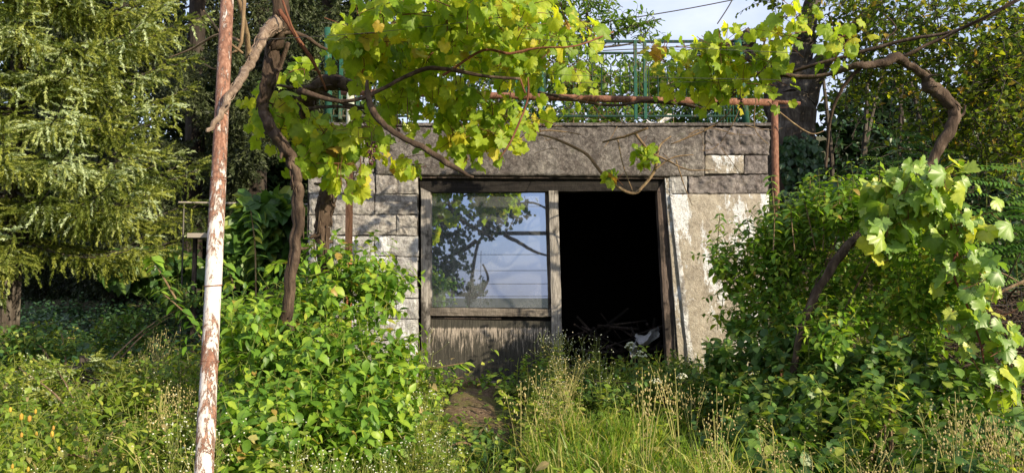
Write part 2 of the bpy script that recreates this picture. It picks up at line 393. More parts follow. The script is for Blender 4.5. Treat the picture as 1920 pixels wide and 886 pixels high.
def rustmat(name, paint, amt, rust=((.075, .036, .025), (.20, .10, .068), (.42, .27, .20)), sc=14, zg=None):
    m, t, b, o = nodes(name)
    n1 = noise_(t, sc, 10, .8, (1.8, 1.8, .3), .5); n2 = noise_(t, 60, 5, .7, (1, 1, .5)); n3 = noise_(t, 1.7, 3, .5)
    k = math_(t, 'ADD', n1, math_(t, 'ADD', math_(t, 'MULTIPLY', math_(t, 'SUBTRACT', n2, .5), .35), math_(t, 'MULTIPLY', math_(t, 'SUBTRACT', n3, .5), .55)))
    if zg: k = math_(t, 'ADD', k, maprange(t, xyz(t)[2], zg[0], zg[1], 0., .055))
    r = ramp(t, n2, [(.3, rust[0]), (.52, rust[1]), (.75, rust[2])])
    pc = mix(t, maprange(t, n2, .3, .7), mix(t, 1., paint, g3(.72), 'MULTIPLY'), paint)
    km = maprange(t, k, amt - .02, amt + .025)
    halo = maprange(t, k, amt - .11, amt - .01, 0., .55)
    pc = mix(t, halo, pc, mix(t, .5, pc, (.50, .24, .12)))
    t.links.new(mix(t, km, pc, r), b.inputs["Base Color"]); b.inputs["Roughness"].default_value = .8; b.inputs["Specular IOR Level"].default_value = .25
    bump(t, b, math_(t, 'ADD', math_(t, 'MULTIPLY', km, -.8), n2), .005); return m
M['white_rust'] = rustmat("white_painted_rusty_pipe", (.64, .62, .61), .525, zg=(2.0, 2.9))
M['rust'] = rustmat("rusty_pipe", (.22, .10, .065), .4, ((.07, .03, .02), (.17, .08, .055), (.28, .15, .10)))
M['orange_rust'] = rustmat("orange_rusty_pipe", (.50, .24, .13), .5, ((.16, .06, .03), (.36, .15, .07), (.50, .26, .14)))
M['pale_green'] = rustmat("pale_green_post", (.42, .47, .40), .62)
M['green_paint'] = rustmat("green_painted_metal", (.016, .085, .06), .66, ((.05, .05, .03), (.08, .12, .08), (.12, .2, .15)))
M['dark_green'] = rustmat("dark_green_rail", (.012, .045, .034), .66, ((.04, .04, .03), (.06, .08, .06), (.10, .13, .1)))
def groundmat(name, a, b_, c_, moss):
    m, t, b, o = nodes(name)
    n1 = noise_(t, 3, 8, .7); n2 = noise_(t, 40, 6, .75); n3 = noise_(t, 1.2, 4, .6, off=(4, 4, 0))
    c = ramp(t, n2, [(.3, a), (.5, b_), (.72, c_)])
    c = mix(t, maprange(t, n1, .45, .62, 0., .85), c, mix(t, n2, moss, mix(t, 1., moss, g3(2.), 'MULTIPLY')))
    t.links.new(c, b.inputs["Base Color"]); b.inputs["Roughness"].default_value = .97; b.inputs["Specular IOR Level"].default_value = .15
    bump(t, b, math_(t, 'ADD', n2, n1), .03); return m
M['soil'] = groundmat("soil_and_litter", (.03, .024, .016), (.07, .055, .035), (.14, .11, .07), (.045, .07, .02))
M['path'] = groundmat("trodden_earth", (.07, .045, .028), (.16, .11, .075), (.30, .23, .17), (.10, .10, .03))

# ------------------------------------------------------------------ terrain
def sheet(name, xs, ys, m, lift=0., kind='structure', jig=0.03):
    X, Y = np.meshgrid(xs, ys); Z = ter(X, Y) + lift
    near = (np.abs(X) < 10) & (Y > 0) & (Y < 16)
    jn = np.vectorize(lambda a, b: mnoise.fractal(Vector((a * 3, b * 3, 0)), .9, 2, 3))
    Z = np.where(near, Z + jig * jn(np.where(near, X, 0), np.where(near, Y, 0)), Z)
    ny, nx = X.shape; i, j = np.meshgrid(np.arange(ny - 1), np.arange(nx - 1), indexing='ij')
    Fq = np.stack([i * nx + j, i * nx + j + 1, (i + 1) * nx + j + 1, (i + 1) * nx + j], -1).reshape(-1, 4)
    return MB().add(np.stack([X, Y, Z], -1).reshape(-1, 3), Fq).build(name, m, kind=kind, sm=True)
gx = np.unique(np.round(np.r_[-900, -400, -150, np.arange(-60, -10, 5), np.arange(-10, 10.01, .2), XL - .02, XR + .02, np.arange(15, 60, 5), 150, 400, 900], 3))
gy = np.unique(np.round(np.r_[-1500, -700, -260, np.arange(-120, 0, 8), np.arange(0, 16, .2), WY + .02, 11.6, np.arange(16, 60, 4), 100, 300, 900, 1500], 3))
sheet("ground", gx, gy, M['soil'])
def pathsheet():
    ts = np.linspace(0, 1, 26); V = []; 
    cl = catmull([G(890, 886)[:2] + [0, -1.2], G(890, 840)[:2], G(885, 780)[:2], G(885, 735)[:2], [P(880, 700, WY - .1)[0], WY - .1]], 6)
    w = 0.25; n = len(cl); k = 9
    for i, c in enumerate(cl):
        for j in range(k):
            u = j / (k - 1) * 2 - 1
            x = c[0] + u * (w + .07 * mnoise.noise(Vector((i * .4, u * 2, 0)))); y = c[1]
            lift = .012 + .03 * (1 - u * u) if abs(u) < .99 else -.03
            V.append((x, y, float(ter(x, y)) + .035 * mnoise.fractal(Vector((x * 3, y * 3, 0)), .9, 2, 3) + lift))
    i, j = np.meshgrid(np.arange(n - 1), np.arange(k - 1), indexing='ij')
    Fq = np.stack([i * k + j, i * k + j + 1, (i + 1) * k + j + 1, (i + 1) * k + j], -1).reshape(-1, 4)
    MB().add(V, Fq).build("path", M['path'], kind='structure', sm=True)
    return cl
PATH = pathsheet()

# ------------------------------------------------------------------ garage
gar = thing("garage_building", "derelict grey concrete-block garage with a black open doorway and a dirty window", "building", ((XL + XR) / 2, WY, ZF))
LB = 9.5
# blocks left of the opening
rows = [(245, 284), (284, 323), (323, 363), (363, 402), (402, 441), (441, 480), (480, 519), (519, 558), (558, 597), (597, 637), (637, 677), (677, 716)]
jn = [[578, 618, 660, 703], [578, 600, 640, 681, 703], [578, 621, 662, 704, 746, 783], [578, 622, 703, 783], [578, 621, 660, 743, 783],
      [578, 623, 702, 783], [578, 618, 661, 743, 783], [578, 622, 702, 783], [578, 660, 742, 783], [578, 622, 702, 783], [578, 661, 743, 783], [578, 622, 703, 783]]
sd = 0
for (ra, rb), xs in zip(rows, jn):
    for a, b in zip(xs[:-1], xs[1:]):
        sd += 1; g = .9
        chip = rng.uniform(-1, 1, 8) * 1.0
        pr = rng.uniform(-.008, .006)
        mat = M['block_white'] if (ra > 440 and rng.random() < .8) else M['block']
        slab(MB(), [(a + g + chip[0], ra + g + chip[1]), (b - g + chip[2], ra + g + chip[3]), (b - g + chip[4], rb - g + chip[5]), (a + g + chip[6], rb - g + chip[7])],
             WY + pr, WY + .17, 7, 5, .012, sd * 3.7, .009).build("block", mat, gar, sm=False)
# blocks right of the opening (upper courses)
rx = [([1322, 1396, 1442], 290, 326), ([1255, 1290], 326, 363)]
for xs, ra, rb in rx:
    for a, b in zip(xs[:-1], xs[1:]):
        sd += 1
        slab(MB(), [(a + 1, ra + 1.5), (b - 1.5, ra + 1), (b - 1.5, rb - 1.5), (a + 1, rb - 1)], WY - .004, WY + .17, 8, 6, .01, sd * 3.1, .008).build(
            "block", M['block_white'] if a == 1255 else M['plaster'] if a == 1322 else M['rubble'], gar)
def backing():
    mb = MB()
    a = P(579, 246, WY + .03); b = P(781, 716, WY + .03)
    box(mb, (a[0], WY + .03, ZF - .3), (b[0], WY + .19, ZT - .01))
    mb.build("mortar_bed", M['mortar'], gar); mb = MB()
    a = P(1257, 290, WY + .03); b = P(1440, 716, WY)
    box(mb, (a[0] + .012, WY + .03, ZF - .3), (XR - .01, WY + .19, ZT - .01))
    return mb
backing().build("mortar_bed", M['mortar'], gar)
# lintel beam, end rubble, plaster
slab(MB(), [(704, 238), (1321, 236), (1321, 330), (704, 327)], WY - .012, WY + .2, 120, 22, .009, 1.1, .003).build("lintel", M['lintel'], gar, sm=True)
slab(MB(), [(578, 224), (703, 236), (703, 244), (578, 244)], WY - .006, WY + .2, 10, 2, .012, 5.1, .006).build("wall_coping", M['lintel'], gar)
slab(MB(), [(1322, 238), (1443, 240), (1443, 289), (1322, 289)], WY - .008, WY + .2, 44, 20, .026, 8.3, .003).build("rubble_course", M['rubble'], gar, sm=True)
slab(MB(), [(1291, 331), (1441, 327), (1441, 362), (1291, 363)], WY - .002, WY + .2, 48, 12, .02, 18.3, .003).build("rubble_course", M['rubble'], gar, sm=True)
slab(MB(), [(1257, 364), (1442, 363), (1442, 720), (1292, 720)], WY - .006, WY + .03, 30, 60, .006, 12.7, .004).build("plaster_panel", M['plaster'], gar, sm=True)
# ragged lime strip along the right reveal
def strip():
    mb = MB(); V = []; n = 90
    for i in range(n + 1):
        v = i / n; x0 = 1256 + 34 * v; y = 366 + v * 310
        w = 6 + 4 * mnoise.fractal(Vector((v * 18, 3, 0)), .8, 2, 4) + 6 * v
        for u, d in ((0, .03), (.06, -.010), (.5, -.013), (.94, -.011), (1, .004)):
            p = P(x0 + w * u, y, WY); V.append((p[0], WY + d + .002 * rng.uniform(-1, 1), p[2]))
    i, j = np.meshgrid(np.arange(n), np.arange(4), indexing='ij')
    mb.add(V, np.stack([i * 5 + j, (i + 1) * 5 + j, (i + 1) * 5 + j + 1, i * 5 + j + 1], -1).reshape(-1, 4)); return mb
strip().build("lime_strip", M['strip'], gar)
# roof slab (visible rim), side and back walls, floor, ceiling
mb = MB(); box(mb, (XL - .02, WY - .03, ZT + .002), (XR + .03, 11.5, ZT + .03)); mb.build("roof_slab", M['lintel'], gar)
mb = MB(); box(mb, (XL, WY + .2, ZF - .3), (XL + .2, 11.4, ZT)); mb.build("side_wall", M['block'], gar)
mb = MB(); box(mb, (XR - .2, WY + .2, ZF - .3), (XR, 11.4, ZT)); mb.build("side_wall", M['block'], gar)
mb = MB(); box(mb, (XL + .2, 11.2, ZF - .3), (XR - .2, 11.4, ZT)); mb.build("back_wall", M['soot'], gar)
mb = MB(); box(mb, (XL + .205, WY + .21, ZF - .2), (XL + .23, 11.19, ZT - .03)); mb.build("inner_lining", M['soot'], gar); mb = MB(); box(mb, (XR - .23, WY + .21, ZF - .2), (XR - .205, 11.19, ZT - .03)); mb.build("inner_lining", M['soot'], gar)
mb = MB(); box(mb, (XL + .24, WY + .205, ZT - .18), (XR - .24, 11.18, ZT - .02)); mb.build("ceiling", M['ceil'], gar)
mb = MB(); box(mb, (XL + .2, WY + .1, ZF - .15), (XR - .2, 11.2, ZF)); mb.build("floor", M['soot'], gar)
# timber door frame
def piece(name, q, yf, yb, m, par=gar, nu=3, nv=24, r=.006, s=0.):
    return slab(MB(), q, yf, yb, nu, nv, r, s, .003).build(name, m, par)
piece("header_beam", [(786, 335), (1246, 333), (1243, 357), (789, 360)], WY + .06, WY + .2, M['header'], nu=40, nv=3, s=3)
slab(MB(), [(784, 328.5), (1256, 331), (1256, 335), (784, 333.5)], WY + .02, WY + .18, 20, 1, 0, 1).build("lintel_soffit_board", M['char_wood'], gar)
piece("jamb_post", [(789, 352), (807, 360), (806, 716), (790, 716)], WY + .05, WY + .15, M['wood'], s=4)
piece("jamb_post", [(1232, 357), (1247, 335), (1274, 700), (1252, 700)], WY + .05, WY + .17, M['char_wood'], s=9)
slab(MB(), [(1247, 334), (1257, 334), (1290, 700), (1275, 700)], WY + .012, WY + .2, 2, 20, .006, 2, .002).build("reveal", M['plaster'], gar)
piece("center_post", [(1029, 357), (1046, 357), (1057, 720), (1037, 720)], WY + .045, WY + .15, M['wood'], s=6)
# window leaf and door panel
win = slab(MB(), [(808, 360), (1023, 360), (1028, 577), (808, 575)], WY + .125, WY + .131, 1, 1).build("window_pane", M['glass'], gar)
piece("sash_stile", [(1022, 359), (1029, 359), (1034, 580), (1028, 578)], WY + .10, WY + .15, M['char_wood'], nu=1, s=12)
piece("sash_stile", [(806.5, 360), (809.5, 360), (809.5, 575), (806.5, 575)], WY + .10, WY + .15, M['wood'], nu=1, s=13)
piece("sash_rail", [(806, 576), (1035, 579), (1036, 593), (805, 591)], WY + .075, WY + .15, M['rail_wood'], nu=24, nv=2, s=15)
piece("door_panel", [(806.5, 598), (1035, 602), (1037.5, 722), (806.5, 722)], WY + .10, WY + .125, M['panel'], nu=6, nv=6, r=.003, s=17)
piece("door_rail", [(806.5, 593.5), (940, 595), (940, 597.5), (806.5, 597)], WY + .115, WY + .15, M['char_wood'], nu=1, nv=1, r=0)
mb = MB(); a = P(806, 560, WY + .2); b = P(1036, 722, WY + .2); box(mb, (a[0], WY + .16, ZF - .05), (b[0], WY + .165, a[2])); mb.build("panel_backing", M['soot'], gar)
mb = MB(); a = P(789, 722, WY); b = P(1280, 722, WY); box(mb, (a[0], WY + .0, ZF - .12), (b[0], WY + .2, ZF + .01)); mb.build("threshold", M['lintel'], gar)

# junk inside the doorway
junk = thing("rubbish_heap", "dim heap of broken planks and twigs on the floor inside the black doorway", "rubbish", (1.3, 8.3, ZF))
mb = MB()
for _ in range(46):
    c = P(rng.uniform(1090, 1235), rng.uniform(600, 690), rng.uniform(8.0, 8.8)); d = rng.normal(0, 1, 3); d[2] *= .5; d /= np.linalg.norm(d)
    c[2] = max(c[2], ZF + .05); tube(mb, [c - d * .2, c + d * .25], rng.uniform(.006, .022), 4)
mb.build("plank_debris", M['char_wood'], junk, kind="stuff")
for q in ([(1128, 618), (1178, 578)], [(1100, 660), (1150, 610)], [(1190, 690), (1240, 640)]):
    mb = MB(); tube(mb, [P(*q[0], 8.8), P(*q[1], 8.9)], .02, 4); mb.build("plank", M['char_wood'], junk)  # dark charred colour puts the doorway's dimness into the planks
def crumple(name, pts, Y, m, label, cat):
    o = thing(name, label, cat, P(pts[0][0], pts[0][1], Y)); mb = MB(); n = 7
    (x0, y0), (x1, y1) = pts; V = []
    for j in range(n):
        for i in range(n):
            u, v = i / (n - 1), j / (n - 1)
            x = x0 + (x1 - x0) * u + rng.uniform(-3, 3); y = y0 + (y1 - y0) * v + 9 * math.sin(u * 5) + rng.uniform(-3, 3)
            V.append(P(x, y, Y + .06 * math.sin(u * 7 + v * 4) + rng.uniform(-.02, .02)))
    V = np.array(V); V2 = V + [0, .012, 0]
    i, j = np.meshgrid(np.arange(n - 1), np.arange(n - 1), indexing='ij')
    Fq = np.stack([i * n + j, i * n + j + 1, (i + 1) * n + j + 1, (i + 1) * n + j], -1).reshape(-1, 4)
    mb.add(V, Fq); mb.add(V2, Fq[:, ::-1]); mb.build("sheet", m, o); return o
crumple("crumpled_rag", [(1192, 622), (1236, 640)], 7.75, M['rag'], "pale crumpled rag lying on the rubbish in the doorway, upper one", "rag")
crumple("crumpled_rag", [(1181, 642), (1194, 665)], 7.75, M['rag'], "small pale scrap hanging below the upper rag in the doorway", "rag")

# ------------------------------------------------------------------ terrace railing
RY = 7.62; ZB = ZT + .03
def ztop(px, py): return P(px, py, RY)[2]
rail = thing("terrace_railing", "dark green metal railing along the flat roof edge above the doorway", "railing", (0.3, RY, ZB))
for (xb, yt_, xt, big) in ((618, 55, 616, 1), (1015, 170, 1013, 1), (1399, 75, 1381, 1)):
    mb = MB(); b = P(xb, 236, RY); t_ = P(xt, 72 if yt_ == 170 else yt_, RY); tube(mb, [[b[0], RY - .03, ZB - .05], [t_[0], RY - .03, t_[2]]], .036, 12)
    mb.build("round_post", M['green_paint'], rail, sm=True)
XRL = [P(600, 100, RY)[0], P(1395, 100, RY)[0]]
zr1, zr2, zr3 = ztop(1100, 76), ztop(1100, 98), ztop(1100, 216)
for z, hgt in ((zr1, .022), (zr2, .018), (zr3, .018)):
    mb = MB(); box(mb, (XRL[0], RY - .015, z - hgt), (XRL[1], RY + .015, z)); mb.build("rail", M['dark_green'], rail)
for px in (640, 672, 967, 985, 1191, 1209):
    x = P(px, 120, RY)[0]; mb = MB(); box(mb, (x - .015, RY - .022, zr3 - .04), (x + .015, RY + .02, zr1 - .002)); mb.build("flat_post", M['green_paint'], rail)
pt = .094; x = XRL[0] + .05; zA, zB2 = zr3, zr2 - .018
while x < XRL[1] - .05:
    mb = MB(); r = .0055
    tube(mb, [[x, RY, zA], [x, RY, zA + .05], [x + pt / 2, RY, zA + .11], [x + pt / 2, RY, zB2 - .11], [x, RY, zB2 - .05], [x, RY, zB2]], r, 4)
    tube(mb, [[x, RY + .004, zA + .05], [x - pt / 2, RY + .004, zA + .11], [x - pt / 2, RY + .004, zA + .16]], r, 4)
    tube(mb, [[x, RY + .004, zB2 - .05], [x - pt / 2, RY + .004, zB2 - .11], [x - pt / 2, RY + .004, zB2 - .16]], r, 4)
    mb.build("bar", M['dark_green'], rail); x += pt
side = thing("terrace_side_railing", "green metal railing running back along the right edge of the flat roof", "railing", (XRL[1], 9, ZB))
xs = XRL[1] + .02
for z in (zr1, zr2, zr3):
    mb = MB(); box(mb, (xs - .012, RY + .05, z - .02), (xs + .012, 11.0, z)); mb.build("rail", M['dark_green'], side)
for yy in np.arange(RY + .12, 11, .12):
    mb = MB(); tube(mb, [[xs, yy, zr3], [xs, yy, zr2 - .018]], .006, 4); mb.build("bar", M['green_paint'], side)
lb = thing("loose_brick", "loose red brick lying on the flat roof edge behind the railing", "brick", P(1190, 228, 7.85))
mb = MB(); c = P(1190, 228, 7.85); box(mb, (c[0] - .09, 7.8, ZB + .001), (c[0] + .09, 7.9, ZB + .07)); mb.build("brick_body", M['brick'], lb)
crumple("plastic_sheet", [(1212, 222), (1262, 232)], 8.0, M['plastic'], "crumpled white plastic on the flat roof beside the loose brick", "plastic sheet")

# ------------------------------------------------------------------ pergola and pipes
perg = thing("pergola_frame", "rusty brown pipe pergola carrying the grapevine in front of the garage", "pergola", P(1455, 500, 6.3))
PY = 6.3
mb = MB(); tube(mb, [P(640, 172, PY), P(850, 177, PY), P(1150, 186, PY), P(1445, 192, PY)], .029, 12); mb.build("crossbar", M['rust'], perg, sm=True)
mb = MB(); tube(mb, [P(1440, 190, PY), P(1500, 194, PY)], .016, 8); mb.build("bar_end", M['rust'], perg, sm=True)
mb = MB(); g = P(1459, 520, PY); tube(mb, [P(1452, 192, PY), P(1456, 480, PY), [g[0], PY, float(ter(g[0], PY)) - .05]], .029, 12); mb.build("post", M['rust'], perg, sm=True)
mb = MB(); g = P(655, 500, PY); tube(mb, [P(657, 175, PY), P(656, 290, PY)], .033, 12); mb.build("post_top", M['pale_green'], perg, sm=True)
mb = MB(); tube(mb, [P(656, 290, PY), P(654, 450, PY), [g[0], PY, float(ter(g[0], PY)) - .05]], .030, 12); mb.build("post", M['orange_rust'], perg, sm=True)
for a, b in (((560, 118, 5.0), (1480, 150, 5.2)), ((600, 42, 4.6), (1500, 100, 4.7)), ((560, 148, 5.6), (1500, 152, 5.6)), ((480, 75, 4.2), (960, 30, 4.2))):
    mb = MB(); A = P(*a); B = P(*b); mid = (A + B) / 2 - [0, 0, .02]; tube(mb, [A, mid, B], .0016, 4, 6); mb.build("trellis_wire", M['wire'], perg)
for a, b in (((1345, 45, 5), (1400, -60, 5.0)), ((1115, 45, 12), (1480, -22, 12)), ((1130, 95, 6), (1460, 62, 6))):
    o = thing("overhead_wire", {1345: "thin slanting wire rising out of the vine against the sky", 1115: "thin dark cable crossing the pale sky gently upward to the right", 1130: "thin trellis wire stretched low above the railing top"}[a[0]], "wire", P(*a))
    mb = MB(); A = P(*a); B = P(*b); tube(mb, [A, (A + B) / 2 - [0, 0, .03], B], .004 if a[2] < 10 else .009, 4, 6); mb.build("strand", M['wire'], o)

pole = thing("leaning_pole", "leaning white-painted pole with rust patches in the left foreground", "pole", G(385, 960))
A = P(380, 960, 3.0); T1 = P(428, -60, 3.75)
prof = [(960, .040), (886, .0385), (830, .0375), (826, .0395), (768, .0385), (764, .0365), (536, .0355), (533, .0372), (340, .036), (333, .034), (-60, .032)]
pts = []; rad = []
for py, r in prof:
    v = (960 - py) / 1020.; Y = 3.0 + .75 * v; x = 379 + (429 - 379) * ((960 - py) / 1020)
    pts.append(P(x, py, Y)); rad.append(r * .94)
mb = MB(); tube(mb, pts, rad, 20, 1); mb.build("pipe", M['white_rust'], pole, sm=True)
mb = MB(); a = np.array(pts[0]); foot = a + (a - np.array(pts[1])) / np.linalg.norm(a - pts[1]) * 1.1
tube(mb, [foot, a], .0375, 16); mb.build("pipe_foot", M['orange_rust'], pole, sm=True)
def at_pole(py):
    v = (960 - py) / 1020.; return P(379 + 50 * v, py, 3.0 + .75 * v)
for py, r in ((676, .0385), (679, .0385), (333, .0365), (338, .0365), (535, .0375)):
    mb = MB(); c = at_pole(py); th = np.linspace(0, 2 * np.pi, 25)
    tube(mb, np.stack([c[0] + r * .95 * np.cos(th), c[1] + r * .95 * np.sin(th), c[2] + .003 * np.sin(th * 1 + py)], -1), .0022 if py != 535 else .003, 6, cap=False)
    mb.build("wire_band", M['rust'], pole, sm=True)

# ------------------------------------------------------------------ leaf templates (tip +Y, normal +Z)
def vine_leaf(k):
    r = np.random.default_rng(k)
    key = [(180, .12, 1), (166, .46, .2), (154, .62, .4), (146, .58, .3), (134, .72, .8), (124, .64, .5), (112, .72, .6), (102, .64, .3), (92, .72, .4), (82, .61, 0), (72, .80, .5), (65, .76, .5), (57, .92, 1), (49, .80, .5), (41, .84, .4), (32, .70, 0), (22, .86, .4), (16, .82, .5), (8, .96, .7), (0, 1.04, 1)]
    full = [(a, q, v) for a, q, v in key] + [(-a, q, v) for a, q, v in key[::-1][1:-1]]
    pts = [(0, 0, 0)]; ve = [1.0]
    for a, q, v in full:
        q *= r.uniform(.93, 1.07); t = math.radians(a + r.uniform(-3, 3)); x, y = q * math.sin(t), q * math.cos(t)
        z = -.25 * q * q + .07 * v + r.uniform(-.05, .05)
        pts.append((x, y, z)); ve.append(v)
    n = len(full); V = np.array(pts); V[:, 1] += .1
    Fc = np.array([[0, 1 + i, 1 + (i + 1) % n] for i in range(n)])[:, ::-1]
    V[:, 2] += .16 * np.sin(V[:, 0] * 3 + k) + .12 * np.cos(V[:, 1] * 4 + k * 2); V[:, 2] -= (.35 if k % 3 == 0 else .1) * np.abs(V[:, 0]) ** 1.5
    return V * .54, Fc, np.array(ve)
def ovate(w=.30, k=0, fold=.14, curl=.25, n=5):
    r = np.random.default_rng(k + 50); V = []; ve = []
    prof_ = [(0, .02), (.18, .72), (.42, 1), (.68, .72), (.88, .3), (1, 0)]
    for t, q in prof_:
        z = -curl * t * t + .0 ; ww = w * q * r.uniform(.92, 1.08)
        V += [(-ww, t, z + fold * q * .5), (0, t, z), (ww, t, z + fold * q * .5 * r.uniform(.6, 1.3))]; ve += [.1, 1, .1]
    Fc = []
    for i in range(len(prof_) - 1):
        a = i * 3
        if i == len(prof_) - 2: Fc += [[a, a + 1, a + 4], [a + 1, a + 2, a + 4]]
        else: Fc += [[a, a + 1, a + 3], [a + 1, a + 4, a + 3], [a + 1, a + 2, a + 4], [a + 2, a + 5, a + 4]]
    return np.array(V), np.array(Fc), np.array(ve)
def small_leaf(w=.33, k=0):
    r = np.random.default_rng(k); 
    V = np.array([(0, 0, 0), (-w, .4, .07), (w, .4, .07), (0, .5, -.03), (-w * .6, .78, .02), (w * .6, .78, .02), (0, 1, -.12)]) + r.uniform(-.03, .03, (7, 3))
    return V, np.array([[0, 3, 1], [0, 2, 3], [1, 3, 4], [2, 5, 3], [4, 3, 6], [3, 5, 6]]), np.array([.5, 0, 0, 1, 0, 0, .6])
def pinnate(k=0, n=8):
    mbv = []; f = []; ve = []; c = 0
    for i in range(n):
        t = .12 + .85 * i / n; y = t; z = -.25 * t * t
        for s in (-1, 1):
            L = .26 * (1 - .35 * t); w = .055
            V = np.array([(0, y, z), (s * L * .5, y + .05 - w, z + .01), (s * L * .5, y + .05 + w, z + .01), (s * L, y + .10, z - .04)])
            mbv.append(V); f += [[c, c + 1, c + 2], [c + 1, c + 3, c + 2]]; c += 4; ve += [0] * 4
    return np.concatenate(mbv), np.array(f), np.array(ve, float)
def needle_shoot(k=0, n=34, L=.024, ln=.12, w=.0046):
    """a twig bristling with needles; length along +Y in metres"""
    r = np.random.default_rng(k); V = []; f = []; c = 0
    for i in range(n):
        t = i / n; a = r.uniform(0, 2 * np.pi); y = ln * t
        d = np.array([math.cos(a) * .8, .75 + .3 * t, math.sin(a) * .8]); d /= np.linalg.norm(d)
        s = np.cross(d, r.normal(0, 1, 3)); s = s / np.linalg.norm(s) * w; q = L * r.uniform(.75, 1.2) * (1 - .25 * t)
        b = np.array([0, y, 0]); V += [b - s, b + s, b + d * q]; f.append([c, c + 1, c + 2]); c += 3
    return np.array(V), np.array(f), np.zeros(len(V))
VINE_T = [vine_leaf(k) for k in range(6)]
OV_T = [ovate(.30, k, curl=.15 + .12 * k) for k in range(4)]
SM_T = [small_leaf(.33, k) for k in range(3)]
RND_T = [small_leaf(.45, k + 9) for k in range(3)]
SLIM_T = [small_leaf(.16, k + 5) for k in range(3)]
PIN_T = [pinnate(0)]
SPR_T = [needle_shoot(k) for k in range(5)]
SPRC_T = [needle_shoot(k + 9, 14, .045, .17, .009) for k in range(4)]

def nrm(v): return v / np.maximum(np.linalg.norm(v, axis=-1, keepdims=True), 1e-9)
def frames(tip, up):
    tip = nrm(tip); n = nrm(up - tip * np.sum(up * tip, -1, keepdims=True)); x = np.cross(tip, n)
    return np.stack([x, tip, n], -1)                       # columns
def scatter(mb, T, pos, R, sc, tint=None):
    n = len(pos); 
    if n == 0: return
    k = rng.integers(0, len(T), n); tint = rng.random(n) if tint is None else tint
    for i, (V, Fc, ve) in enumerate(T):
        s = np.where(k == i)[0]
        if len(s) == 0: continue
        W = np.einsum('nij,vj->nvi', R[s], V) * sc[s][:, None, None] + pos[s][:, None, :]
        nv = len(V); FF = (Fc[None] + (np.arange(len(s)) * nv)[:, None, None]).reshape(-1, Fc.shape[1])
        mb.add(W.reshape(-1, 3), FF, np.repeat(tint[s], nv), np.tile(ve, len(s)))
def leafset(parent, T, pos, R, sc, m, nobj=300, name="leaf", rest="leaf_mass", tint=None):
    """nearest (largest looking) leaves in frame become objects, the rest one mesh"""
    pos = np.asarray(pos); x, y, d = proj(pos)
    size = np.where((x > -20) & (x < 1940) & (y > -20) & (y < 906), sc / np.maximum(d, .1), 0)
    order = np.argsort(-size); top = order[:nobj]; rest_i = order[nobj:]
    ms = []
    for i, (V, Fc, ve) in enumerate(T):
        b = MB().add(V, Fc, 0., ve); ms.append(b.mesh(name, m, True))
    pinv = Matrix.Translation(parent.location).inverted()
    for i in top:
        o = bpy.data.objects.new(name, ms[int(rng.integers(0, len(T)))]); C.objects.link(o); o.parent = parent; o.matrix_parent_inverse = pinv
        mt = np.eye(4); mt[:3, :3] = R[i] * sc[i]; mt[:3, 3] = pos[i]
        o.matrix_basis = Matrix(mt.tolist())
    if len(rest_i):
        b = MB(); scatter(b, T, pos[rest_i], R[rest_i], sc[rest_i], None if tint is None else tint[rest_i])
        b.build(rest, m, parent, kind="stuff", sm=True)
def ell(cx, cy, rx, ry, Y, rd): 
    return P(cx, cy, Y), np.array([rx * Y / F, rd, ry * Y / F])
def inell(c, r, n, shell=.45):
    v = rng.normal(0, 1, (n, 3)); v = nrm(v); q = rng.random(n) ** (shell)
    return c + v * q[:, None] * r, v

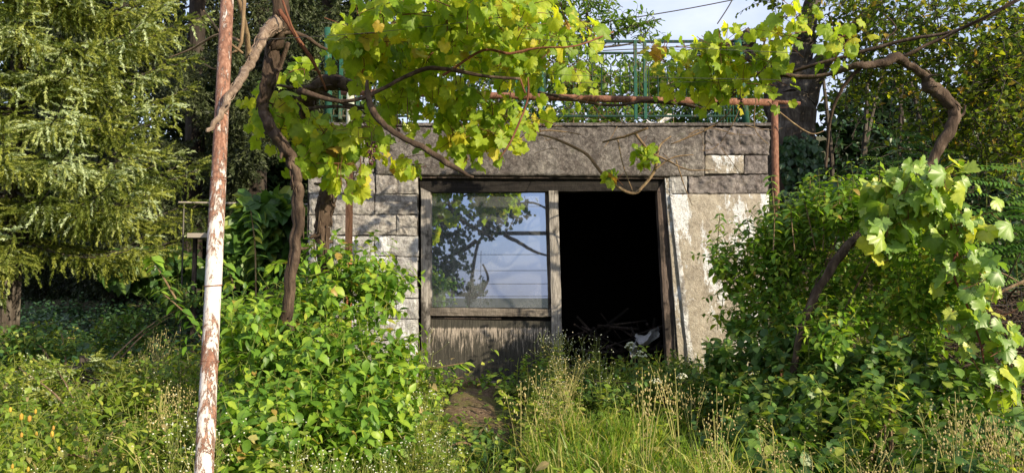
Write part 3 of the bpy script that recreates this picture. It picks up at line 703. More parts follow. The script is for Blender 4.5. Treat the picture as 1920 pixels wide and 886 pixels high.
def shoots(E, nsh, L, step, leafsz, mode, up=.4, droop=.35, wood_mb=None, rw=.003, shell=.45, avoid=None, hang=0.):
    """grow shoots inside ellipsoids E=[(c,r,weight)], returns leaf pos/R/scale"""
    PO = []; TI = []; UP = []; SC = []
    wsum = sum(e[2] for e in E)
    for c, r, w in E:
        n = max(1, int(nsh * w / wsum)); st, out = inell(c, r, n, shell)
        for i in range(n):
            d = nrm(out[i] * np.array([1, 1, .6]) * .6 + np.array([0, 0, up]) + rng.normal(0, .5, 3))
            l = L * rng.uniform(.6, 1.3); k = max(2, int(l / step)); p = st[i] - d * l * .5; path = [p.copy()]
            sd_ = nrm(np.cross(d, rng.normal(0, 1, 3)))
            for q in range(k):
                d = nrm(d + np.array([0, 0, -hang]) + rng.normal(0, .10, 3)); p = p + d * step; path.append(p.copy())
                t = q / k
                if mode == 'opp':
                    sd_ = nrm(np.cross(d, sd_))
                    for s in (-1, 1):
                        PO.append(p + sd_ * s * .004); TI.append(sd_ * s + d * .45 + np.array([0, 0, -droop]) + rng.normal(0, .18, 3)); UP.append(np.array([0, 0, 1.]) + d * .5 + rng.normal(0, .25, 3)); SC.append(leafsz * (1 - .45 * t) * rng.uniform(.75, 1.2))
                elif mode == 'vine':
                    sd_ = nrm(-sd_ + rng.normal(0, .5, 3)); pet = nrm(sd_ + d * .3 + [0, 0, -.1]) * leafsz * rng.uniform(.3, .7)
                    PO.append(p + pet); 
                    nr = nrm(np.array([.38, -.62, .52]) + rng.normal(0, .42, 3)); UP.append(nr)
                    TI.append(pet * 4 + np.array([0, -.1, -.75]) + rng.normal(0, .4, 3)); SC.append(leafsz * (1 - .4 * t) * rng.uniform(.6, 1.25))
                    if wood_mb is not None and rng.random() < .5: tube(wood_mb, [p, p + pet], [.0018, .0014], 3, cap=False)
                else:
                    sd_ = nrm(np.cross(d, rng.normal(0, 1, 3)))
                    PO.append(p); TI.append(sd_ + d * .5 + np.array([0, 0, -droop]) + rng.normal(0, .25, 3)); UP.append(np.array([0, 0, 1.]) + rng.normal(0, .45, 3)); SC.append(leafsz * rng.uniform(.6, 1.2))
            if wood_mb is not None: tube(wood_mb, path, np.linspace(rw, rw * .5, len(path)), 4, cap=False)
    PO = np.array(PO); R = frames(np.array(TI), np.array(UP)); SC = np.array(SC)
    if avoid is not None:
        k = ~avoid(PO); PO, R, SC = PO[k], R[k], SC[k]
    return PO, R, SC

# ------------------------------------------------------------------ the grapevine
vine = thing("grapevine", "old grapevine with twisted dark trunks and yellow-green leaves over the pergola", "vine", G(545, 640))
def wood_part(name, segs, m, par=vine, n=10, sub=6, ridge=.25, wob=.5):
    for s in segs:
        mb = MB(); p, r = pl(*s); tube(mb, p, r, n, sub, ridge, wob); mb.build(name, m, par, sm=True)
        if max(r) > .028:
            sb = MB(); q = catmull(np.c_[p, r], 8)
            for _ in range(46):
                i0 = int(rng.integers(0, max(1, len(q) - 8))); k_ = int(rng.integers(3, 8)); seg = q[i0:i0 + k_]
                o_ = nrm(rng.normal(0, 1, 3)); lift = np.linspace(1.0, rng.uniform(1.05, 1.5), len(seg))
                if rng.random() < .5: lift = lift[::-1]
                tube(sb, seg[:, :3] + o_ * (seg[:, 3] * lift)[:, None] + rng.normal(0, .0025, (len(seg), 3)), seg[:, 3] * .10 + .0012, 4, 1)
            for _ in range(7):
                i0 = int(rng.integers(1, len(q) - 1)); d_ = nrm(rng.normal(0, 1, 3)); rr_ = q[i0, 3]
                tube(sb, [q[i0, :3], q[i0, :3] + d_ * rr_ * 1.3, q[i0, :3] + d_ * rr_ * rng.uniform(1.5, 2.6) + rng.normal(0, .01, 3)], [rr_ * .5, rr_ * .34, rr_ * .16], 6, 3, .2)
            sb.build("bark_strips", m, par, kind="stuff", sm=True)
wood_part("trunk", [[(538, 640, 4.9, .036), (541, 560, 4.9, .033), (556, 450, 4.9, .034), (560, 360, 4.9, .035), (547, 300, 4.9, .034), (515, 250, 4.85, .036), (494, 205, 4.85, .036), (503, 150, 4.8, .040), (512, 90, 4.8, .045), (528, 40, 4.7, .05), (520, -40, 4.6, .045)]], M['vine_bark'], n=18, sub=14, ridge=.34)
wood_part("trunk", [[(610, 560, 5.6, .038), (604, 440, 5.6, .05), (612, 370, 5.6, .055), (622, 330, 5.6, .045)]], M['vine_bark'], n=14, sub=12, ridge=.4)
wood_part("trunk", [[(622, 335, 5.6, .045), (596, 280, 5.5, .04), (570, 225, 5.4, .045), (575, 185, 5.3, .055), (600, 160, 5.2, .055), (640, 155, 5.2, .04), (670, 172, 5.2, .035)]], M['vine_bark'], n=12, sub=9, ridge=.35)
wood_part("limb", [[(525, 40, 4.7, .05), (495, 70, 4.4, .029), (470, 115, 4.1, .023), (440, 165, 3.6, .017), (412, 215, 3.42, .012), (390, 248, 3.36, .007)]], M['limb_bark'], n=18, sub=14, ridge=.38, wob=.9)
wood_part("cane", [[(466, 110, 4.2, .016), (462, 60, 4.1, .013), (450, 10, 4.0, .012), (440, -30, 4, .012)], [(458, 0, 3.9, .010), (452, 80, 3.9, .009), (435, 100, 3.9, .005)], [(455, 100, 3.9, .007), (420, 70, 3.8, .006), (382, 20, 3.8, .004)], [(452, 78, 4.1, .008), (410, 65, 4.3, .007), (360, 92, 4.5, .006), (318, 108, 4.6, .004)], [(412, 110, 3.7, .007), (405, 130, 3.7, .005), (384, 120, 3.7, .004)]], M['pale_cane'], n=6, ridge=.15)
wood_part("cane", [[(524, 20, 4.6, .015), (560, 75, 4.6, .014), (590, 120, 4.7, .010), (612, 170, 4.8, .006)], [(530, 0, 4.5, .008), (552, 60, 4.5, .007), (600, 140, 4.7, .006)]], M['red_cane'], n=6, ridge=.1)
wood_part("cane", [[(600, 165, 5.2, .02), (555, 165, 5.1, .012), (520, 160, 5.0, .008)], [(520, 60, 4.7, .018), (565, 65, 4.8, .014), (612, 92, 4.9, .010), (640, 72, 5, .008), (690, 55, 5, .007), (790, 95, 5, .006)], [(512, 160, 4.9, .016), (540, 80, 4.8, .016)], [(600, 170, 5.2, .018), (650, 195, 5.2, .014), (700, 205, 5.2, .01)], [(560, 205, 5.3, .014), (640, 200, 5.2, .012), (680, 210, 5.2, .01)]], M['vine_bark'], n=7, ridge=.2)
wood_part("limb", [[(560, 170, 4.55, 0.0198), (640, 190, 4.55, 0.0119), (690, 180, 4.55, 0.0132), (730, 160, 4.55, 0.0132), (770, 140, 4.55, 0.0139), (805, 128, 4.55, 0.0145), (850, 132, 4.55, 0.0119), (905, 142, 4.55, 0.0099), (975, 148, 4.55, 0.0073)],
                   [(690, 170, 4.55, 0.0185), (700, 210, 4.55, 0.0185), (740, 250, 4.55, 0.0158), (800, 280, 4.55, 0.0158), (845, 310, 4.55, 0.0158), (888, 333, 4.55, 0.0079)],
                   [(690, 190, 4.55, 0.0132), (688, 150, 4.55, 0.0086)]], M['vine_bark'], n=10, ridge=.3)
wood_part("limb", [[(830, 142, 4.55, 0.0086), (905, 95, 4.55, 0.0079), (955, 100, 4.55, 0.0092), (1010, 90, 4.55, 0.0066), (1080, 86, 4.55, 0.0053), (1150, 60, 5.0, .006)],
                   [(990, 145, 4.55, 0.0053), (988, 190, 4.55, 0.0066), (960, 260, 4.55, 0.0066), (936, 298, 4.55, 0.0033)],
                   [(975, 148, 4.55, 0.0066), (985, 175, 4.55, 0.0059)]], M['red_cane'], n=7, ridge=.15)
wood_part("limb", [[(1010, 172, 6.2, .010), (1080, 188, 6.2, .012), (1150, 197, 6.2, .012), (1215, 190, 6.2, .013), (1280, 196, 6.2, .013), (1330, 205, 6.1, .015), (1365, 180, 5.9, .016), (1395, 150, 5.8, .016), (1440, 137, 5.7, .018), (1500, 146, 5.6, .018), (1560, 138, 5.5, .014), (1620, 118, 5.4, .016)],
                   [(1330, 203, 6.0, .012), (1400, 165, 5.9, .012), (1500, 130, 5.7, .012), (1680, 80, 5.4, .012), (1800, 55, 5.2, .010), (1920, -5, 5.0, .008)],
                   [(1395, 150, 5.8, .012), (1425, 110, 5.7, .009), (1435, 70, 5.7, .007)]], M['vine_bark'], n=9, ridge=.28)
wood_part("cane", [[(1010, 252, 6.6, .009), (1045, 262, 6.6, .012), (1100, 290, 6.6, .014), (1135, 332, 6.6, .012), (1182, 362, 6.6, .013), (1205, 350, 6.6, .012), (1228, 318, 6.6, .013), (1236, 275, 6.6, .010), (1258, 255, 6.6, .006)],
                   [(1190, 246, 6.6, .014), (1215, 280, 6.6, .010), (1250, 300, 6.6, .010), (1290, 318, 6.6, .006), (1340, 318, 6.6, .003)],
                   [(1130, 266, 6.7, .008), (1170, 256, 6.6, .012), (1215, 240, 6.5, .008)],
                   [(1158, 262, 6.6, .006), (1170, 315, 6.6, .005), (1188, 362, 6.6, .004)],
                   [(1268, 300, 6.6, .006), (1280, 340, 6.6, .005), (1298, 385, 6.6, .003)],
                   [(1228, 318, 6.5, .006), (1262, 295, 6.5, .006), (1300, 290, 6.5, .003)],
                   [(1258, 270, 6.5, .006), (1330, 240, 6.5, .008), (1375, 205, 6.4, .006)],
                   [(1395, 170, 6.3, .005), (1380, 220, 6.3, .004), (1350, 270, 6.4, .003)],
                   [(1440, 190, 6.2, .006), (1480, 225, 6.2, .006), (1520, 250, 6.2, .005), (1545, 245, 6.2, .003)],
                   [(1418, 180, 6.2, .004), (1415, 240, 6.2, .004), (1440, 270, 6.2, .003)],
                   [(960, 268, 6.2, .008), (1020, 245, 6.3, .006), (1090, 252, 6.3, .004)]], M['pale_cane'], n=7, ridge=.2)
for q_ in range(16):
    a_ = (rng.uniform(980, 1400), rng.uniform(225, 290)); d_ = rng.normal(0, 1, 2) * [45, 28]; Y_ = rng.uniform(6.5, 6.9)
    wood_part("twig", [[(a_[0], a_[1], Y_, .0035), (a_[0] + d_[0] * .5 + rng.uniform(-8, 8), a_[1] + d_[1] * .5 + rng.uniform(-8, 8), Y_, .003), (a_[0] + d_[0], a_[1] + abs(d_[1]), Y_ - .05, .0015)]], M['pale_cane'], n=5, ridge=.1)
# the arching trunk on the right and its head
wood_part("trunk", [[(1482, 760, 5.25, 0.0279), (1495, 650, 5.2, 0.0246), (1520, 570, 5.2, 0.0295), (1565, 495, 5.2, 0.0328), (1615, 440, 5.3, 0.0328), (1680, 380, 5.35, 0.0312), (1733, 322, 5.4, 0.0328), (1762, 275, 5.4, 0.0361), (1785, 235, 5.4, 0.0377), (1790, 205, 5.4, 0.0361), (1760, 175, 5.4, 0.0394), (1742, 160, 5.4, 0.0410), (1735, 142, 5.4, 0.0295), (1700, 118, 5.35, 0.0279), (1680, 108, 5.3, 0.0344), (1640, 120, 5.3, 0.0279), (1602, 124, 5.3, 0.0230), (1560, 138, 5.4, 0.0164)]], M['vine_bark'], n=14, sub=9, ridge=.32)
wood_part("cane", [[(1740, 165, 5.4, 0.0131), (1765, 168, 5.4, 0.0098)], [(1790, 220, 5.4, 0.0131), (1806, 215, 5.4, 0.0098), (1810, 198, 5.4, 0.0066)],
                   [(1620, 120, 5.3, 0.0164), (1580, 165, 5.4, 0.0131), (1558, 215, 5.5, 0.0131), (1552, 270, 5.6, 0.0115), (1548, 315, 5.6, 0.0098)],
                   [(1690, 108, 5.3, 0.0115), (1790, 60, 5.2, 0.0098), (1860, 25, 5.0, 0.0082), (1940, -20, 4.9, .008)],
                   [(1640, 85, 5.1, 0.0049), (1680, 55, 5.1, 0.0057), (1655, 25, 5.1, 0.0033)]], M['vine_bark'], n=8, ridge=.25)
# leaves
cane_mb = MB()
E = [ell(*e[:6]) + (e[6],) for e in [
    (760, 20, 120, 45, 4.4, .45, 9), (900, 15, 130, 45, 4.3, .45, 10), (700, 90, 65, 55, 4.8, .35, 8), (820, 85, 110, 50, 5.0, .4, 12),
    (980, 50, 95, 65, 4.9, .4, 11), (1090, 60, 50, 30, 5.1, .3, 3), (780, 150, 60, 35, 5.2, .3, 5), (1010, 120, 80, 45, 5.4, .35, 8),
    (880, 205, 80, 40, 5.4, .25, 7), (935, 255, 42, 40, 5.4, .15, 5), (745, 200, 50, 30, 5.3, .2, 3), (870, 265, 50, 25, 5.4, .15, 3),
    (770, 305, 28, 22, 5.5, .12, 1.2), (600, 270, 60, 38, 5.1, .18, 7), (690, 250, 40, 40, 5.1, .25, 3.5), (650, 315, 50, 24, 5.0, .15, 3), (520, 220, 45, 60, 5.1, .2, 4.5), (655, 345, 15, 12, 5, .08, .5),
    (570, 120, 25, 25, 5.3, .15, 1.2), (1090, 150, 50, 30, 6.0, .3, 2.5), (1247, 100, 24, 40, 6.0, .15, 1.6), (1280, 155, 45, 28, 6.0, .2, 2.8),
    (1340, 120, 70, 60, 5.7, .3, 8), (1350, 65, 30, 30, 5.5, .2, 2), (1440, 110, 50, 50, 5.5, .25, 4), (1480, 55, 28, 40, 5.3, .2, 2.5), (1575, 80, 26, 28, 5.2, .12, 1.6),
    (1490, 15, 30, 15, 5.3, .15, .6), (1208, 287, 20, 18, 6.5, .05, .9), (1146, 326, 11, 9, 6.5, .04, .45), (1110, 208, 100, 10, 6.6, .12, 1.2), (1000, 225, 30, 30, 6.0, .2, 1.5)]]
po, R, sc = shoots(E, 520, .30, .072, .142, 'vine', up=.0, wood_mb=cane_mb, rw=.003, hang=.08)
x_, y_, _d = proj(po)
bad = ((x_ > 790) & (x_ < 1010) & (y_ > 312)) | ((x_ > 1010) & (x_ < 1480) & (y_ > 216) & (np.hypot(x_ - 1208, y_ - 287) > 26) & (np.hypot(x_ - 1146, y_ - 326) > 16)) | ((x_ > 700) & (x_ < 800) & (y_ > 330)) | ((x_ > 1060) & (x_ < 1235) & (y_ > 75) & (y_ < 230) & (rng.random(len(x_)) < .45))
po, R, sc = po[~bad], R[~bad], sc[~bad]
for cx_, cy_, nn_ in ((1208, 287, 16), (1146, 326, 7)):
    w_ = 20 if nn_ > 10 else 10
    q_ = np.array([P(cx_ + rng.uniform(-w_, w_), cy_ + rng.uniform(-w_, w_) * .7, 6.55 + rng.uniform(-.05, .05)) for _ in range(nn_)])
    po = np.concatenate([po, q_]); R = np.concatenate([R, frames(rng.normal(0, .5, (nn_, 3)) + [0, -.1, -.7], rng.normal(0, .4, (nn_, 3)) + [.4, -.6, .5])]); sc = np.concatenate([sc, rng.uniform(.09, .16, nn_)])
leafset(vine, VINE_T, po, R, sc, M['vine_leaf'], 300)
cane_mb.build("young_canes", M['red_cane'], vine, kind="stuff")
def berry(mb, c, r):
    th = np.array([0, 1, 2, 3, 4, 5]) * np.pi / 3
    V = [c + [0, 0, r]] + [c + np.array([math.cos(a) * r * .87, math.sin(a) * r * .87, r * .5]) for a in th] + [c + np.array([math.cos(a + .5) * r * .87, math.sin(a + .5) * r * .87, -r * .5]) for a in th] + [c - [0, 0, r]]
    f = [[0, 1 + i, 1 + (i + 1) % 6] for i in range(6)]
    for i in range(6):
        a, b = 1 + i, 1 + (i + 1) % 6; f += [[a, a + 6, b], [b, a + 6, b + 6]]
    f += [[13, 7 + (i + 1) % 6, 7 + i] for i in range(6)]
    mb.add(V, np.array(f)); return mb
for cx, cy, w, h, Y, m, n in ((764, 222, 14, 30, 5.0, 'grape_green', 34), (697, 287, 9, 22, 4.95, 'grape_dark', 30), (745, 240, 8, 14, 5.05, 'grape_dark', 14), (1388, 190, 5, 14, 5.7, 'grape_dark', 10)):
    mb = MB(); c = P(cx, cy - h, Y); tube(mb, [c + [0, 0, .06], c - [0, 0, 2 * h * Y / F * .8]], .003, 4); b = mb.build("grape_bunch", M['pale_cane'], vine)
    gm = berry(MB(), np.zeros(3), .0085).mesh("grape", M[m], True)
    for i in range(n):
        t = rng.random(); ww = w * Y / F * (1 - .65 * t) ; a = rng.uniform(0, 6.3)
        q = c + np.array([math.cos(a) * ww, math.sin(a) * ww, -t * 2 * h * Y / F]); g = link("grape", gm, b); g.location = q
# ------------------------------------------------------------------ vine mound on the right
mound = thing("vine_mound", "sunlit vine shoots with large pale leaves arching over the right-hand shrubs", "vine", P(1700, 640, 4.9))
for s in ([(1640, 400, 4.9, .008), (1700, 345, 4.8, .008), (1760, 370, 4.7, .008), (1785, 430, 4.7, .007), (1795, 480, 4.7, .006)],
          [(1790, 520, 4.7, .007), (1820, 590, 4.7, .007), (1842, 660, 4.7, .006), (1850, 740, 4.8, .005)], [(1795, 470, 4.7, .007), (1785, 500, 4.7, .007), (1790, 520, 4.7, .007)]):
    mb = MB(); p, r = pl(*s); tube(mb, p, r, 6, 6, .1, .3); mb.build("cane", M['red_cane'], mound)
cm = MB()
E = [ell(*e[:6]) + (e[6],) for e in [(1690, 375, 55, 35, 4.8, .2, 9), (1750, 360, 55, 32, 4.7, .2, 8), (1655, 430, 30, 30, 4.75, .15, 3), (1800, 430, 35, 55, 4.7, .18, 6), (1810, 510, 40, 35, 4.7, .15, 4), (1850, 590, 35, 30, 4.7, .12, 3), (1860, 640, 30, 30, 4.7, .12, 3), (1830, 700, 30, 35, 4.75, .12, 3), (1890, 730, 20, 20, 4.7, .1, 1.5)]]
po, R, sc = shoots(E, 110, .22, .065, .175, 'vine', up=.1, wood_mb=cm)
leafset(mound, VINE_T, po, R, sc, M['mound_leaf'], 300)
cm.build("young_canes", M['red_cane'], mound, kind="stuff")

# ------------------------------------------------------------------ shrubs
def shrub(name, label, base_px, base_Y, Es, nsh, L, step, sz, m, nobj=300, T=OV_T, mode='opp', up=.5, droop=.35, cat="shrub", stems=9, rw=.003, stem_m='green_stem', hang=0., shell=.45, extra=None, group=None):
    g = P(base_px, 600, base_Y); g[2] = float(ter(g[0], g[1]))
    t = thing(name, label, cat, g, group)
    E = [ell(*e[:6]) + (e[6],) for e in Es]
    mb = MB()
    for i in range(stems):
        c, r, w = E[int(rng.integers(0, len(E)))]; q = c + rng.uniform(-.6, .6, 3) * r; a = g + np.array([rng.uniform(-.15, .15), rng.uniform(-.1, .1), -.05])
        mid = (a * .5 + q * .5) + np.array([0, 0, .12]); tube(mb, [a, mid, q], [.012, .008, .004], 5, 6, .1, .3)
    if extra:
        for s in extra: p, r = pl(*s); tube(mb, p, r, 5, 5)
    mb.build("stem", M['pale_cane'] if stem_m == 'green_stem' else M[stem_m], t)
    wm = MB()
    po, R, sc = shoots(E, nsh, L, step, sz, mode, up, droop, wm, rw, hang=hang, shell=shell)
    if extra:
        a = []
        for s in extra:
            p, r = pl(*s); q = catmull(p, 5)
            for i in range(2, len(q)):
                for sg in (-1, 1): a.append((q[i], np.array([sg, rng.normal(0, .4), -.25 + rng.normal(0, .2)])))
        pe = np.array([k[0] for k in a]); Re = frames(np.array([k[1] for k in a]), np.array([0, -.2, 1.]) + rng.normal(0, .2, (len(a), 3))); se = sz * rng.uniform(.7, 1.1, len(a))
        po, R, sc = np.concatenate([po, pe]), np.concatenate([R, Re]), np.concatenate([sc, se])
    if nobj: leafset(t, T, po, R, sc, m, nobj)
    else:
        b = MB(); scatter(b, T, po, R, sc); b.build("foliage", m, t, kind="stuff")
    wm.build("twigs", M[stem_m], t, kind="stuff"); return t

shrub("dogwood_shrub", "big bright green leafy shrub left of the window, right of the leaning pole", 600, 5.6,
      [(600, 560, 110, 90, 5.5, .5, 9), (700, 540, 60, 55, 5.5, .35, 4), (650, 500, 80, 50, 5.7, .35, 3), (500, 640, 90, 90, 5.0, .5, 9), (640, 690, 130, 100, 4.8, .6, 14), (540, 780, 120, 80, 4.4, .5, 10), (700, 800, 95, 70, 4.6, .5, 8), (460, 830, 60, 70, 4.1, .3, 5), (440, 600, 60, 50, 5.4, .3, 3), (750, 700, 45, 60, 5.0, .3, 3)],
      720, .34, .055, .09, M['shrub_leaf'],
      extra=[[(330, 560, 5.0, .006), (295, 500, 5.0, .005), (282, 480, 5.0, .003)], [(380, 640, 5.0, .006), (350, 590, 5.0, .005), (300, 545, 5.0, .003)], [(480, 560, 5.2, .006), (478, 460, 5.2, .005), (470, 395, 5.2, .003)], [(760, 700, 5.0, .005), (810, 690, 4.9, .004), (870, 680, 4.9, .003)], [(440, 540, 5.2, .005), (425, 500, 5.2, .004), (400, 480, 5.2, .003)]])
shrub("privet_shrub", "tall airy shrub of small bright leaves against the right end of the wall", 1480, 6.2,
      [(1450, 440, 55, 55, 6.2, .3, 3), (1560, 400, 70, 50, 6.0, .35, 4), (1640, 400, 60, 50, 5.9, .3, 3), (1370, 500, 40, 60, 6.1, .25, 2.5), (1430, 520, 70, 90, 6.1, .4, 7), (1520, 480, 80, 70, 6.1, .4, 7), (1560, 560, 90, 80, 5.8, .5, 8), (1400, 600, 60, 60, 6.0, .35, 4), (1680, 480, 90, 70, 5.5, .4, 6), (1720, 580, 100, 70, 5.3, .4, 7), (1600, 380, 70, 45, 5.6, .3, 4), (1700, 420, 80, 50, 5.2, .25, 4), (1780, 520, 60, 60, 5.0, .25, 4), (1560, 620, 50, 40, 4.95, .12, 1.5), (1480, 420, 50, 50, 6.1, .25, 3)],
      720, .34, .05, .078, M['shrub_leaf'], up=.95,
      extra=[[(1450 + 31 * i_ + 9 * (i_ % 3), 470, 5.7, .005), (1452 + 31 * i_, 400, 5.7, .004), (1446 + 31 * i_ + 7 * (i_ % 2), 330 + 23 * (i_ * 7 % 4), 5.65, .003)] for i_ in range(9)] + [[(1340, 520, 6.2, .005), (1345, 460, 6.2, .004), (1350, 400, 6.2, .003)], [(1400, 470, 6.2, .005), (1405, 430, 6.2, .004), (1400, 410, 6.2, .003)], [(1520, 450, 6.0, .005), (1518, 380, 6.0, .004), (1520, 325, 6.0, .003)], [(1590, 430, 5.9, .005), (1595, 360, 5.9, .004), (1590, 345, 5.9, .003)], [(1645, 420, 5.7, .005), (1648, 350, 5.7, .004), (1650, 312, 5.7, .003)], [(1700, 350, 5.4, .004), (1765, 320, 5.4, .004), (1800, 298, 5.4, .003)], [(1560, 450, 6, .005), (1555, 400, 6, .004), (1550, 370, 6, .003)]])
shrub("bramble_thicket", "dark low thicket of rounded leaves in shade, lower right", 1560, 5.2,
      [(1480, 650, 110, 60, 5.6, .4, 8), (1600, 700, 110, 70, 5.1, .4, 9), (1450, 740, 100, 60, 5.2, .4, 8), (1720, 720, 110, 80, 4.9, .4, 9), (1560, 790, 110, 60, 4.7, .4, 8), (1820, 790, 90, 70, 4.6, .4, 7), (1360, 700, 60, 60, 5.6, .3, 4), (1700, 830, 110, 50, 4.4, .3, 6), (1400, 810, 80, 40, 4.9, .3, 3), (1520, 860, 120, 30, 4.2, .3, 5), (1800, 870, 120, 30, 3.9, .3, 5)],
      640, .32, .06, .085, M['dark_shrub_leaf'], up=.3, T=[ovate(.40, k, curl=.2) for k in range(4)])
shrub("weed_patch", "bright leafy weeds massed at the lower left in front of the spruce", 200, 5.0,
      [(60, 700, 90, 30, 5.6, .3, 4), (250, 740, 110, 30, 5.0, .3, 6), (330, 690, 50, 35, 5.6, .3, 3), (90, 790, 110, 35, 4.3, .3, 6), (280, 820, 90, 35, 4.1, .3, 5), (30, 860, 60, 30, 3.8, .2, 3)], 260, .24, .05, .06, M['ground_leaf'], 200, up=.9, cat="plants", stems=5)
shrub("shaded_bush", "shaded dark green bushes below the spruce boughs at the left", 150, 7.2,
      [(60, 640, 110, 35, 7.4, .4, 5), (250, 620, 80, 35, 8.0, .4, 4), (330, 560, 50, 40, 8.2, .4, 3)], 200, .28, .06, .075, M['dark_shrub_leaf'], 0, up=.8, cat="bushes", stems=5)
shrub("shaded_weeds", "low shade-darkened leafy weeds filling the ground right of the doorway", 1280, 6.2,
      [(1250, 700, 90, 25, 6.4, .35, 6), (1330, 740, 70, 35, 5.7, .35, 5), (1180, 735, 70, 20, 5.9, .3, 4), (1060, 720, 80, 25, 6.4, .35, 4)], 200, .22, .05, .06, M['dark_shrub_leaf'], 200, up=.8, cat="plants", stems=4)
shrub("doorstep_weeds", "small light green plants at the foot of the stained door panel", 900, 7.0,
      [(900, 712, 30, 14, 7.1, .1, 2), (955, 722, 25, 14, 7.0, .1, 2), (1000, 700, 30, 30, 6.8, .12, 3), (850, 725, 25, 12, 7.0, .1, 1.5)], 46, .16, .045, .06, M['shrub_leaf'], 120, up=1.0, cat="plants", stems=3)
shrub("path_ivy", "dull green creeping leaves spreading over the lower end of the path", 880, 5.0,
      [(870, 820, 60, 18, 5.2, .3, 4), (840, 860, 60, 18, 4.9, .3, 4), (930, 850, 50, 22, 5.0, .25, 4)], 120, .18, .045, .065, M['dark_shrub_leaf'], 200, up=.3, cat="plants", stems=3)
shrub("nettle_plant", "pale green nettle-like plant with pointed leaves, bottom right of the thicket", 1640, 4.2,
      [(1650, 770, 45, 45, 4.2, .12, 4), (1600, 800, 25, 35, 4.2, .1, 2)], 22, .28, .05, .075, M['ground_leaf'], 120, up=1.6, cat="plant", stems=4)

# ------------------------------------------------------------------ trees
def tree(name, label, base, trunk, limbs, Es, nsh, L, step, sz, m, T=SM_T, bark='tree_bark', mode='alt', up=.2, droop=.35, hang=0, shell=.5, group=None, tw=True, ridge=.12):
    t = thing(name, label, "tree", base, group)
    mb = MB(); p, r = trunk; tube(mb, p, r, 12, 8, ridge, .3); mb.build("trunk", M[bark], t)
    for l in limbs:
        mb = MB(); p, r = l; tube(mb, p, r, 9, 6, ridge, .4); mb.build("limb", M[bark], t)
    wm = MB() if tw else None
    po, R, sc = shoots(Es, nsh, L, step, sz, mode, up, droop, wm, .005, hang=hang, shell=shell)
    b = MB(); scatter(b, T, po, R, sc); b.build("crown", m, t, kind="stuff")
    if tw: wm.build("twigs", M[bark], t, kind="stuff")
    return t
def EE(l): return [ell(*e[:6]) + (e[6],) for e in l]
b0 = P(1490, 400, 9.3); b0[2] = float(ter(b0[0], 9.3)) - .1
tree("forked_tree", "thick forked dark tree trunk with ivy foot right of the garage, canopy above", b0,
     (np.array([b0, P(1488, 330, 9.3), P(1482, 250, 9.3), P(1478, 165, 9.3)]), [.38, .30, .27, .28]),
     [pl((1487, 190, 9.3, .22), (1500, 110, 9.3, .14), (1520, 30, 9.2, .10), (1535, -80, 9.2, .08)), pl((1495, 200, 9.3, .2), (1530, 130, 9.2, .13), (1575, 80, 9.1, .09), (1625, 30, 9.0, .07), (1700, -60, 9, .05)),
      pl((1485, 200, 9.3, .15), (1450, 150, 9.3, .10), (1405, 90, 9.3, .10), (1392, 62, 9.3, .10)), pl((1470, 140, 9.3, .06), (1380, 95, 9.3, .07), (1310, 85, 9.3, .08))],
     EE([(1600, 20, 120, 50, 8.6, .8, 7), (1750, 60, 150, 90, 8.0, 1.0, 16), (1860, 150, 110, 110, 7.6, .8, 14), (1640, 130, 100, 70, 8.8, .7, 8), (1780, 230, 120, 80, 8.2, .7, 9), (1900, 280, 90, 70, 7.8, .6, 6), (1450, -20, 60, 35, 9, .5, 2), (1570, -120, 200, 80, 9, 1.2, 7), (1850, -150, 200, 120, 8, 1.5, 12), (2060, 60, 120, 200, 7.6, 1.2, 10)]),
     1500, .40, .05, .075, M['tree_leaf'])
# ivy at its foot
o = thing("ivy", "dark ivy climbing the foot of the forked tree beside the garage corner", "ivy", b0 + np.array([.1, -.4, 0]))
b = MB(); c, r = ell(1500, 300, 45, 55, 8.9, .15)
pos, out = inell(c, r, 420, .3); scatter(b, RND_T, pos, frames(rng.normal(0, .4, (420, 3)) + [0, -.2, -1], rng.normal(0, .3, (420, 3)) + [0, -1, .3]), rng.uniform(.06, .1, 420))
c, r = ell(1560, 400, 120, 70, 8.6, .5)
pos, out = inell(c, r, 1100, .5); scatter(b, RND_T, pos, frames(rng.normal(0, .4, (1100, 3)) + [0, -.2, -1], rng.normal(0, .4, (1100, 3)) + [0, -1, .5]), rng.uniform(.06, .11, 1100))
b.build("ivy_leaves", M['ivy_leaf'], o, kind="stuff")
# undergrowth wood right and behind
def thicket(name, label, Es, nsh, sz, m, base, T=SM_T, L=.5, step=.07, stems=(), bark='tree_bark'):
    t = thing(name, label, "trees", base); wm = MB()
    po, R, sc = shoots(EE(Es), nsh, L, step, sz, 'alt', .3, .35, wm, .004, shell=.6); b = MB(); scatter(b, T, po, R, sc); b.build("foliage", m, t, kind="stuff")
    wm.build("twigs", M[bark], t, kind="stuff")
    for s in stems:
        mb = MB(); p, r = pl(*s); tube(mb, p, r, 7, 5, .1, .3); mb.build("trunk", M[bark], t)
    return t
st = [[(1560 + 34 * i + rng.uniform(-12, 12), 430, 10.5, .035), (1560 + 34 * i + rng.uniform(-25, 25), 300, 10.5, .03), (1560 + 34 * i + rng.uniform(-40, 40), 120, 10.5, .02)] for i in range(10)]
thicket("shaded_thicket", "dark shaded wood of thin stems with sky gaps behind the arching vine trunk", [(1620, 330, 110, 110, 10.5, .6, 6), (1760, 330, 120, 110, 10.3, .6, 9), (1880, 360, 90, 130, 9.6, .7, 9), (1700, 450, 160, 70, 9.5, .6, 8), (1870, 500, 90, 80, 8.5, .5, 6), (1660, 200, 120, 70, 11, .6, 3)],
        900, .10, M['ivy_leaf'], P(1750, 500, 10.2), stems=st)
